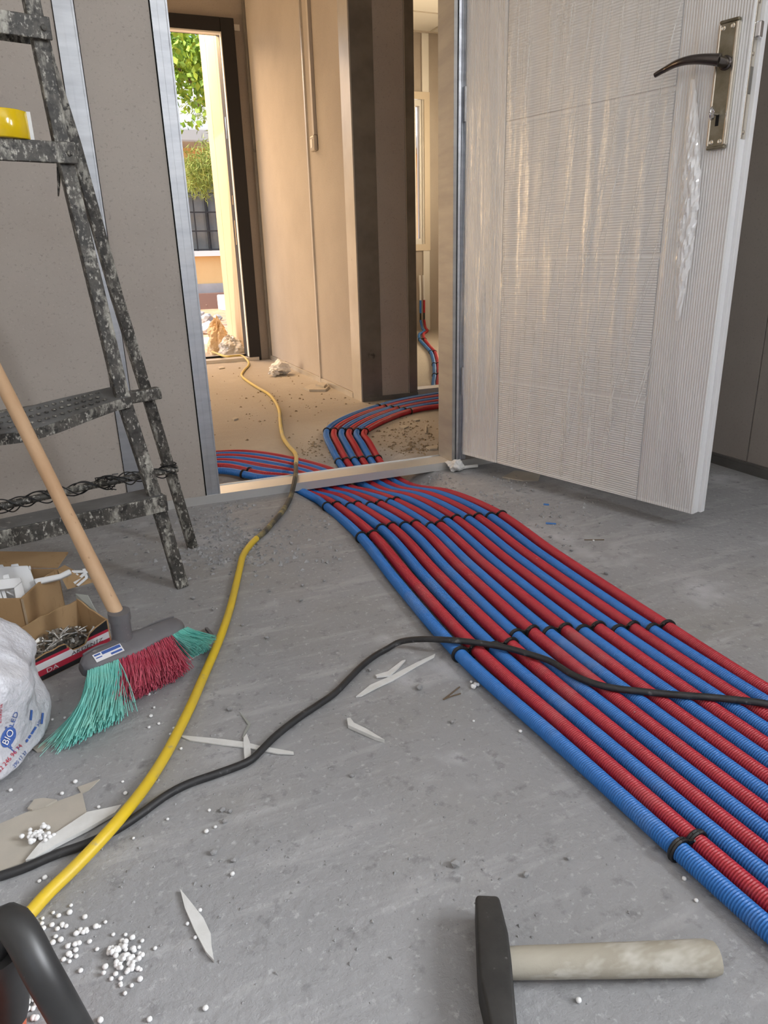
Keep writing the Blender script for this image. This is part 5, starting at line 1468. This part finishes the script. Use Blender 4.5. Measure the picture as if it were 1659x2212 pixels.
for k, (q, lb) in enumerate((([(862, 925), (872, 921), (883, 923), (873, 928)], 'tan wood chip inside the right conduit bend'), ([(891, 909), (900, 906), (907, 909), (898, 911)], 'tan wood chip close behind the red conduit bend'),
                           ([(918, 920), (922, 920), (921, 938), (918, 938)], 'upright pale wood splinter inside the conduit bend'), ([(920, 968), (945, 964), (945, 972), (928, 973)], 'pale wood chip at the foot of the right doorway stud'),
                           ([(470, 795), (480, 792), (486, 796), (474, 798)], 'tan chip near the outside door threshold'), ([(500, 907), (508, 903), (515, 906), (506, 909)], 'tan chip in the middle of the hall floor left of the hose'))):
    flat('wood_chip', M['paper'], q, 0.006, lb, 'wood chip', 'wood chips on the hall floor')
for k, (x, y, w_) in enumerate(((1180, 1089, 6), (1190, 1130, 11))):
    flat('blue_plastic_strip', M['blue'], [(x - w_, y - 1), (x + w_, y + 0.5), (x + w_, y + 3), (x - w_, y + 2)], 0.0012, ['tiny', 'short'][k] + ' blue plastic shaving on the floor right of the conduits', 'shaving')

# beads of expanded polystyrene: positions read off the floor, plus the drift by the tool handle
bead_px = [(318, 1470), (322, 1500), (333, 1528), (326, 1547), (343, 1563), (322, 1571), (368, 1585), (375, 1572), (391, 1617), (160, 1595), (105, 1549), (113, 1554), (103, 1556), (140, 1550), (265, 1688), (271, 1714), (163, 1689), (134, 1714), (23, 1707), (213, 1743),
           (362, 1769), (288, 1810), (446, 1796), (452, 1750), (465, 1786), (502, 1888), (97, 1896), (85, 1903), (200, 1847), (168, 1876), (307, 2032), (217, 2204), (323, 2202), (444, 2178), (405, 1995), (422, 2025), (300, 2046), (335, 2048), (432, 1966), (1124, 1580), (1478, 1898),
           (1018, 1473), (1024, 1486), (1250, 2161), (1504, 1945), (1023, 1557), (1282, 1168), (1190, 1200), (1060, 1140)]
for _ in range(46):
    bead_px.append((random.gauss(150, 45), random.gauss(2020, 30)))
for _ in range(38):
    bead_px.append((random.gauss(268, 16), random.gauss(2085, 30)))
for _ in range(14):
    bead_px.append((random.gauss(62, 14), random.gauss(2170, 18)))
pb = None
for k, (x, y) in enumerate(bead_px):
    p = pz(x, y, 0.002)
    if pb is None:
        V, F_ = lump(0.0026, 1.0, 0.9, 0.10, 2); pb = mesh_obj('foam_bead', V, F_, M['foam'], smooth=True, origin=(0, 0, 0)); o = pb
        tag(pb, None, 'foam bead', 'polystyrene beads on the floor')
    else:
        o = link(pb.copy())
    nb = len(bead_px)
    o['label'] = ('tiny white polystyrene bead lying by itself on the concrete floor' if k < nb - 98 else 'tiny white polystyrene bead in the drift above the black tool handle' if k < nb - 52 else
                  'tiny white polystyrene bead in the clump right of the black tool handle' if k < nb - 14 else 'tiny white polystyrene bead inside the loop of the black tool handle')
    s_ = random.uniform(0.75, 1.25); o.scale = (s_, s_, s_ * random.uniform(0.8, 1)); o.location = (p[0], p[1], 0.0022 * s_); o.rotation_euler = (0, 0, random.uniform(0, 6))
def clump(name, c, n, spread, r, m, label, cat):
    V = []; F_ = []
    for k in range(n):
        v, f = lump(r * random.uniform(0.8, 1.2), k * 1.3, 0.95, 0.12, 2); d_ = RNG.normal(0, 1, 3) * spread * np.array([1, 1, 0.45]); b = len(V)
        q = v + np.array([c[0] + d_[0], c[1] + d_[1], c[2] + r + abs(d_[2])]); V.extend(list(q)); F_.extend([tuple(b + i for i in t) for t in f])
    return tag(mesh_obj(name, V, F_, m, smooth=True), label, cat)
clump('foam_cluster', pz(252, 2060, 0), 26, 0.0065, 0.0026, M['foam'], 'clump of stuck polystyrene beads, largest beside the black tool handle', 'foam clump')
clump('foam_cluster', pz(285, 2075, 0), 18, 0.0055, 0.0026, M['foam'], 'smaller clump of stuck polystyrene beads right of the largest', 'foam clump')
clump('foam_cluster', pz(1025, 1486, 0), 6, 0.003, 0.0032, M['foam'], 'small foam clump beside the outermost blue conduit', 'foam clump')
clump('foam_cluster', (*pz(95, 1812, 0)[:2], 0.0028), 40, 0.0085, 0.0028, M['foam'], 'clump of polystyrene beads resting on the beige board paper', 'foam clump')
# single pebbles one can pick out
peb = [(170, 1256), (135, 1200), (238, 1209), (300, 1235), (417, 1294), (431, 1307), (460, 1317), (477, 1212), (462, 1229), (650, 1298), (700, 1255), (653, 1265), (523, 1351), (576, 1379), (495, 1533), (798, 1448), (905, 1487), (977, 1560), (760, 1676), (1228, 1855), (480, 1750), (496, 1753), (484, 1775),
       (461, 1843), (505, 1860), (1280, 1085), (1115, 1030), (1120, 1060), (1150, 1060), (1190, 1108), (1210, 1118), (1095, 1085), (1295, 1130), (1190, 1160), (1235, 1190), (1310, 1240), (983, 1868), (1135, 1890)]
pp = None
for k, (x, y) in enumerate(peb):
    p = pz(x, y, 0.002)
    if pp is None:
        V, F_ = lump(0.005, 2.2, 0.7, 0.5, 1); V[:, 2] -= V[:, 2].min(); pp = mesh_obj('pebble', V, F_, M['rubble'], origin=(0, 0, 0)); o = pp
        tag(pp, 'small grey crumb of concrete lying loose on the floor', 'pebble', 'loose concrete crumbs')
    else: o = link(pp.copy())
    s_ = random.uniform(0.6, 1.3); o.scale = (s_, s_ * random.uniform(0.6, 1.2), s_); o.location = (p[0], p[1], 0.0003); o.rotation_euler = (0, 0, random.uniform(0, 6))


def crumbs(name, m, label, clusters, rmin, rmax):
    V = []; F_ = []
    base = np.array([(1, 0, -0.5), (-0.5, 0.9, -0.5), (-0.5, -0.9, -0.5), (0.1, 0.2, 0.7), (0.6, -0.5, 0.3)])
    tri = [(0, 1, 3), (1, 2, 3), (2, 4, 3), (4, 0, 3), (2, 0, 4), (0, 2, 1)]
    for cx, cy, sx_, sy_, n in clusters:
        for _ in range(n):
            p = pz(random.gauss(cx, sx_), random.gauss(cy, sy_), 0.0)
            if 2.07 < p[1] < 2.21 or p[1] > 3.32 and not (p[0] < 1.2 and p[1] < 5.2) or p[0] > 1.86: continue
            r = rmin + (rmax - rmin) * random.random() ** 3
            a = random.uniform(0, 6.28); c_, s_ = math.cos(a), math.sin(a)
            q = base * (1 + RNG.uniform(-0.35, 0.35, base.shape)) * r; b = len(V)
            z = fh(p[0], p[1])
            for v in q: V.append((p[0] + v[0] * c_ - v[1] * s_, p[1] + v[0] * s_ + v[1] * c_, z + v[2] * 0.7 + r * 0.32))
            F_.extend([(b + i, b + j, b + k) for i, j, k in tri])
    o = mesh_obj(name, V, F_, m); return tag(o, label, 'rubble', kind='stuff')


crumbs('rubble_crumbs', M['rubble'], 'grey concrete crumbs strewn before the left end of the sill', [(470, 1130, 25, 20, 240), (520, 1175, 45, 28, 420), (430, 1200, 40, 20, 260), (600, 1190, 40, 30, 160), (500, 1095, 30, 8, 120), (400, 1130, 30, 25, 120), (300, 1180, 60, 40, 120), (660, 1130, 30, 30, 80), (700, 1170, 30, 40, 60)], 0.0008, 0.0085)
crumbs('rubble_crumbs', M['rubble'], 'grey concrete crumbs strewn right of the conduits under the door', [(925, 1030, 20, 12, 200), (965, 1055, 28, 14, 160), (1075, 1085, 35, 14, 200), (1110, 1045, 25, 12, 120), (1200, 1100, 50, 25, 160), (1180, 1160, 60, 30, 100)], 0.0008, 0.0075)
crumbs('rubble_crumbs', M['tanrubble'], 'tan dirt and chips strewn over the hall floor', [(880, 940, 40, 25, 420), (900, 970, 30, 8, 150), (820, 862, 50, 6, 160), (640, 860, 60, 30, 150), (560, 880, 60, 50, 120), (680, 970, 25, 12, 130), (720, 960, 12, 20, 80), (915, 810, 12, 14, 90)], 0.0012, 0.009)
crumbs('floor_grit', M['rubble'], 'fine grit scattered over the open concrete floor', [(500, 1450, 200, 130, 500), (700, 1700, 320, 200, 420), (400, 1900, 260, 150, 260), (1350, 1150, 150, 80, 160), (900, 1900, 260, 140, 200)], 0.0005, 0.0030)

# ------------------------------------------------------------------ outside, seen through the end door
g = MB().box(-14, 16, 5.48, 32, -0.6, -0.04).build('ground', M['soil'], origin=(0, 8, -0.04)); tag(g, 'orange sandy ground outside the doorway', 'ground', kind='structure')
tag(MB().box(-2.0, 2.2, 5.47, 7.4, -0.04, -0.008).build('porch_slab', M['slab']), 'pale concrete slab outside the doorway', 'slab', kind='structure')
# cream cladding wing beside the door
wg = empty('cladding_wing', (1.12, 5.6, 0), 'cream clad wing wall just outside the doorway, half in shade', 'wall', kind='structure')
for y0, y1 in ((5.48, 5.80), (5.80, 6.148), (6.156, 6.39)):
    MB().box(1.12, 1.30, y0 + 0.001, y1 - 0.001, -0.02, 3.0).build('board', M['cream'], wg, bevel=0.004)
MB().box(1.128, 1.29, 6.146, 6.158, -0.02, 3.0).build('groove', M['cream'], wg)
tag(MB().box(0.2, 1.6, 5.44, 5.95, 2.72, 2.80).build('door_canopy', M['fascia']), 'flat canopy over the outside doorway', 'canopy', kind='structure')

# house across the yard
YB = 13.0
hb = empty('house', (2.0, YB, 0), 'ochre house with pale metal roof and barred window across the yard', 'building')
WX0, WX1, WZ0, WZ1 = 1.25, 2.95, 0.885, 1.965
for x0, x1, z0, z1 in ((-3, WX0, 0.36, 2.5), (WX1, 7, 0.36, 2.5), (WX0, WX1, 0.36, 0.80), (WX0, WX1, WZ1, 2.5)):
    MB().box(x0, x1, YB, YB + 0.25, z0, z1).build('wall', M['facade'], hb)
MB().box(-3, 7, YB - 0.06, YB + 0.2, 0.21, 0.36).build('plinth', M['plinth'], hb)
MB().box(-3, 7, YB - 0.35, YB + 0.2, -0.05, 0.21).build('plinth_step', M['beam'], hb)
MB().box(-3.3, 7.3, YB - 0.62, YB - 0.48, 2.44, 2.64).build('gutter', M['fascia'], hb, bevel=0.03)
MB().box(-3.3, 7.3, YB - 0.50, YB + 0.1, 2.44, 2.47).build('soffit', M['fascia'], hb)
rp = [(-3.3, YB - 0.55, 2.62), (7.3, YB - 0.55, 2.62), (7.3, YB + 5.0, 4.9), (-3.3, YB + 5.0, 4.9)]
rf = MB().slab(rp, (0, 0, 1), 0.04).build('roof', M['roofmetal'], hb)
for k in range(34):
    x = -3.2 + k * 0.31
    MB().bar((x, YB - 0.54, 2.68), (x, YB + 4.98, 4.96), 0.05, 0.045, (1, 0, 0)).build('roof_rib', M['roofmetal'], rf)
wi = MB().box(WX0, WX1, YB + 0.10, YB + 0.14, WZ0, WZ1).build('window', M['winglass'], hb)
MB().box(WX0 - 0.05, WX1 + 0.05, YB - 0.10, YB + 0.02, 0.80, WZ0).build('sill', M['white_paint'], hb)
for k in range(9):
    x = WX0 + 0.08 + k * 0.195
    MB().box(x - 0.009, x + 0.009, YB - 0.05, YB - 0.02, WZ0, WZ1).build('grille_bar', M['grille'], wi)
for x in (1.70, 2.14, 2.58):
    MB().box(x - 0.022, x + 0.022, YB + 0.05, YB + 0.10, WZ0, WZ1).build('mullion', M['grille'], wi)
for k in range(4):
    z = WZ0 + 0.02 + k * 0.29
    MB().box(WX0, WX1, YB - 0.055, YB - 0.015, z - 0.010, z + 0.010).build('grille_bar', M['grille'], wi)

# yard clutter
def lump_at(name, m, x, y, z, r, seed, label, cat, group=None, squash=0.7, rough=0.4, sub_=2):
    V, F_ = lump(r, seed, squash, rough, sub_); V = V - np.array([0, 0, V[:, 2].min() + 0.1 * r]) + np.array([x, y, z])
    return tag(mesh_obj(name, V, F_, m), label, cat, group)


p = pz(476, 668, -0.04)
tag(MB().obox(p, (math.cos(0.2), math.sin(0.2), 0), (-math.sin(0.2), math.cos(0.2), 0), (0, 0, 1), -0.10, 0.75, -0.55, -0.15, 0.0, 0.24).build('foam_block', M['foam'], bevel=0.02), 'white foam block on the orange ground across the yard', 'block')
k = 0
for x, y, r, lb in ((436, 662, 0.16, 'white rubble heap left of the foam block'), (448, 652, 0.14, 'pale rubble heap before the plinth step'), (446, 667, 0.10, 'pale stone beside the foam block')):
    q = pz(x, y, -0.04); lump_at('rubble_heap', M['slab'], q[0], q[1], -0.04, r, 3.0 + k, lb, 'rubble heap', sub_=3, rough=0.9, squash=0.5); k += 1
for x, y, r, lb in ((447, 697, 0.09, 'round grey stone in the yard'), (470, 693, 0.06, 'small pale stone in the yard'), (433, 684, 0.06, 'small stone at the left of the yard')):
    q = pz(x, y, -0.04); lump_at('stone', M['plinth'], q[0], q[1], -0.04, r, 6.0 + k, lb, 'stone', sub_=2); k += 1
q = pz(452, 716, -0.02); lump_at('plastic_wad', M['foam'], q[0], q[1], -0.03, 0.13, 9.3, 'crumpled white plastic sheet beyond the outside threshold', 'plastic wad', rough=0.8, squash=0.45, sub_=3)


def sack(name, m, cx, cy, rx, ry, h, seed, label, tip=0.35):
    nu2, nv2 = 40, 26; V = []; F_ = []
    for j in range(nv2 + 1):
        v_ = j / nv2
        for i in range(nu2):
            a = 2 * math.pi * i / nu2; sq = (abs(math.cos(a)) ** 5 + abs(math.sin(a)) ** 5) ** (-1 / 5)
            rad = sq * (1 - (1 - tip) * v_ ** 2.2)
            n_ = mnoise.fractal(Vector((math.cos(a) * 2.2 + seed, math.sin(a) * 2.2, v_ * 3.5)), 0.8, 2.1, 4) * (0.10 + 0.30 * v_)
            V.append((cx + rx * (rad + n_) * math.cos(a), cy + ry * (rad + n_) * math.sin(a), -0.008 + h * v_ * (1 + 0.25 * v_ * mnoise.noise(Vector((a * 1.3, seed, 1))))))
    for j in range(nv2):
        for i in range(nu2): F_.append((j * nu2 + i, j * nu2 + (i + 1) % nu2, (j + 1) * nu2 + (i + 1) % nu2, (j + 1) * nu2 + i))
    F_.append(tuple(range(nu2 - 1, -1, -1))); F_.append(tuple(nv2 * nu2 + i for i in range(nu2)))
    return tag(mesh_obj(name, V, F_, m), label, 'sack')


sack('cement_sack', M['sackwhite'], 1.02, 5.72, 0.09, 0.10, 0.15, 1.0, 'grey white sack slumped just outside the door frame')
sack('plastic_sack', M['sack'], 0.955, 5.90, 0.085, 0.09, 0.27, 4.0, 'crumpled cream plastic sack standing outside the doorway', 0.15)


# trees: broad-leaved branch over the roof, pine bough before the window
def leaf_cloud(V, F_, c, r, n, size, needle=False, droop=0.0):
    for _ in range(n):
        p = np.array(c) + RNG.normal(0, 1, 3) * np.array(r)
        u = RNG.normal(0, 1, 3); u[2] -= droop; u /= np.linalg.norm(u); w = np.cross(u, RNG.normal(0, 1, 3)); w /= np.linalg.norm(w); nrm = np.cross(u, w)
        L = size * RNG.uniform(0.7, 1.3); wd = L * (0.04 if needle else 0.36); b = len(V)
        V.extend([p, p + u * L * 0.45 + w * wd + nrm * L * 0.08, p + u * L, p + u * L * 0.45 - w * wd + nrm * L * 0.08]); F_.extend([(b, b + 1, b + 2), (b, b + 2, b + 3)])


def tree(name, label, trunk, limbs, mleaf, clouds, size, needle=False, droop=0.0):
    t = empty(name, trunk[0], label, 'tree')
    MB().tube(spline(trunk, 20), np.linspace(0.16, 0.09, 20), 10).build('trunk', M['bark'], t, smooth=True)
    for l in limbs:
        MB().tube(spline(l, 18), np.linspace(0.035, 0.008, 18), 7).build('branch', M['bark'], t, smooth=True)
    V = []; F_ = []
    for c, r, n in clouds: leaf_cloud(V, F_, c, r, n, size, needle, droop)
    tag(mesh_obj('foliage', V, F_, mleaf, t), None, kind='stuff')
    return t


T1 = [pY(x, y, 8.6) for x, y in [(372, 110), (395, 130), (425, 155), (445, 175)]]
tr0 = (-0.9, 8.8, -0.04)
cl_ = []
for x, y, sx_, n in ((385, 110, 0.12, 260), (420, 120, 0.12, 260), (400, 150, 0.14, 260), (430, 165, 0.10, 220), (385, 172, 0.07, 60), (410, 200, 0.05, 26), (440, 195, 0.06, 40), (436, 250, 0.05, 16), (402, 255, 0.05, 14), (340, 120, 0.3, 300), (470, 150, 0.2, 300), (400, 60, 0.25, 400)):
    c = pY(x, y, 8.6 + RNG.uniform(-0.3, 0.3)); cl_.append((c, (sx_, 0.28, sx_ * 0.8), n))
tree('leafy_tree', 'broad-leaved tree whose branches hang over the pale roof outside', [tr0, (-0.8, 8.75, 1.2), (-0.5, 8.7, 2.4), (-0.2, 8.6, 3.3)],
     [[(-0.5, 8.7, 2.4), tuple(T1[0]), tuple(T1[1]), tuple(T1[2]), tuple(T1[3])], [(-0.2, 8.6, 3.3), tuple(pY(400, 160, 8.6)), tuple(pY(425, 205, 8.6)), tuple(pY(430, 235, 8.6))], [(-0.2, 8.6, 3.3), (0.6, 8.6, 3.7), (1.6, 8.6, 3.6)]], M['leaf'], cl_, 0.07)
cl_ = []
for x, y, s_, n in ((415, 370, 0.10, 420), (435, 360, 0.12, 520), (455, 350, 0.12, 420), (440, 390, 0.10, 420), (420, 395, 0.07, 240), (460, 320, 0.10, 220), (470, 375, 0.10, 220), (428, 220, 0.09, 160), (440, 240, 0.06, 70)):
    c = pY(x, y, 10.2 + RNG.uniform(-0.2, 0.2)); cl_.append((c, (s_, 0.2, s_ * 0.8), n))
tree('pine_tree', 'pine whose light green bough hangs before the barred window', [(3.6, 10.4, -0.04), (3.5, 10.4, 1.5), (3.4, 10.3, 3.0)],
     [[(3.5, 10.4, 2.3), (2.4, 10.3, 2.0), tuple(pY(450, 345, 10.2)), tuple(pY(420, 375, 10.2))], [(3.4, 10.3, 3.0), (2.4, 10.3, 2.9), tuple(pY(430, 235, 10.2))]], M['needle'], cl_, 0.10, True, 0.8)
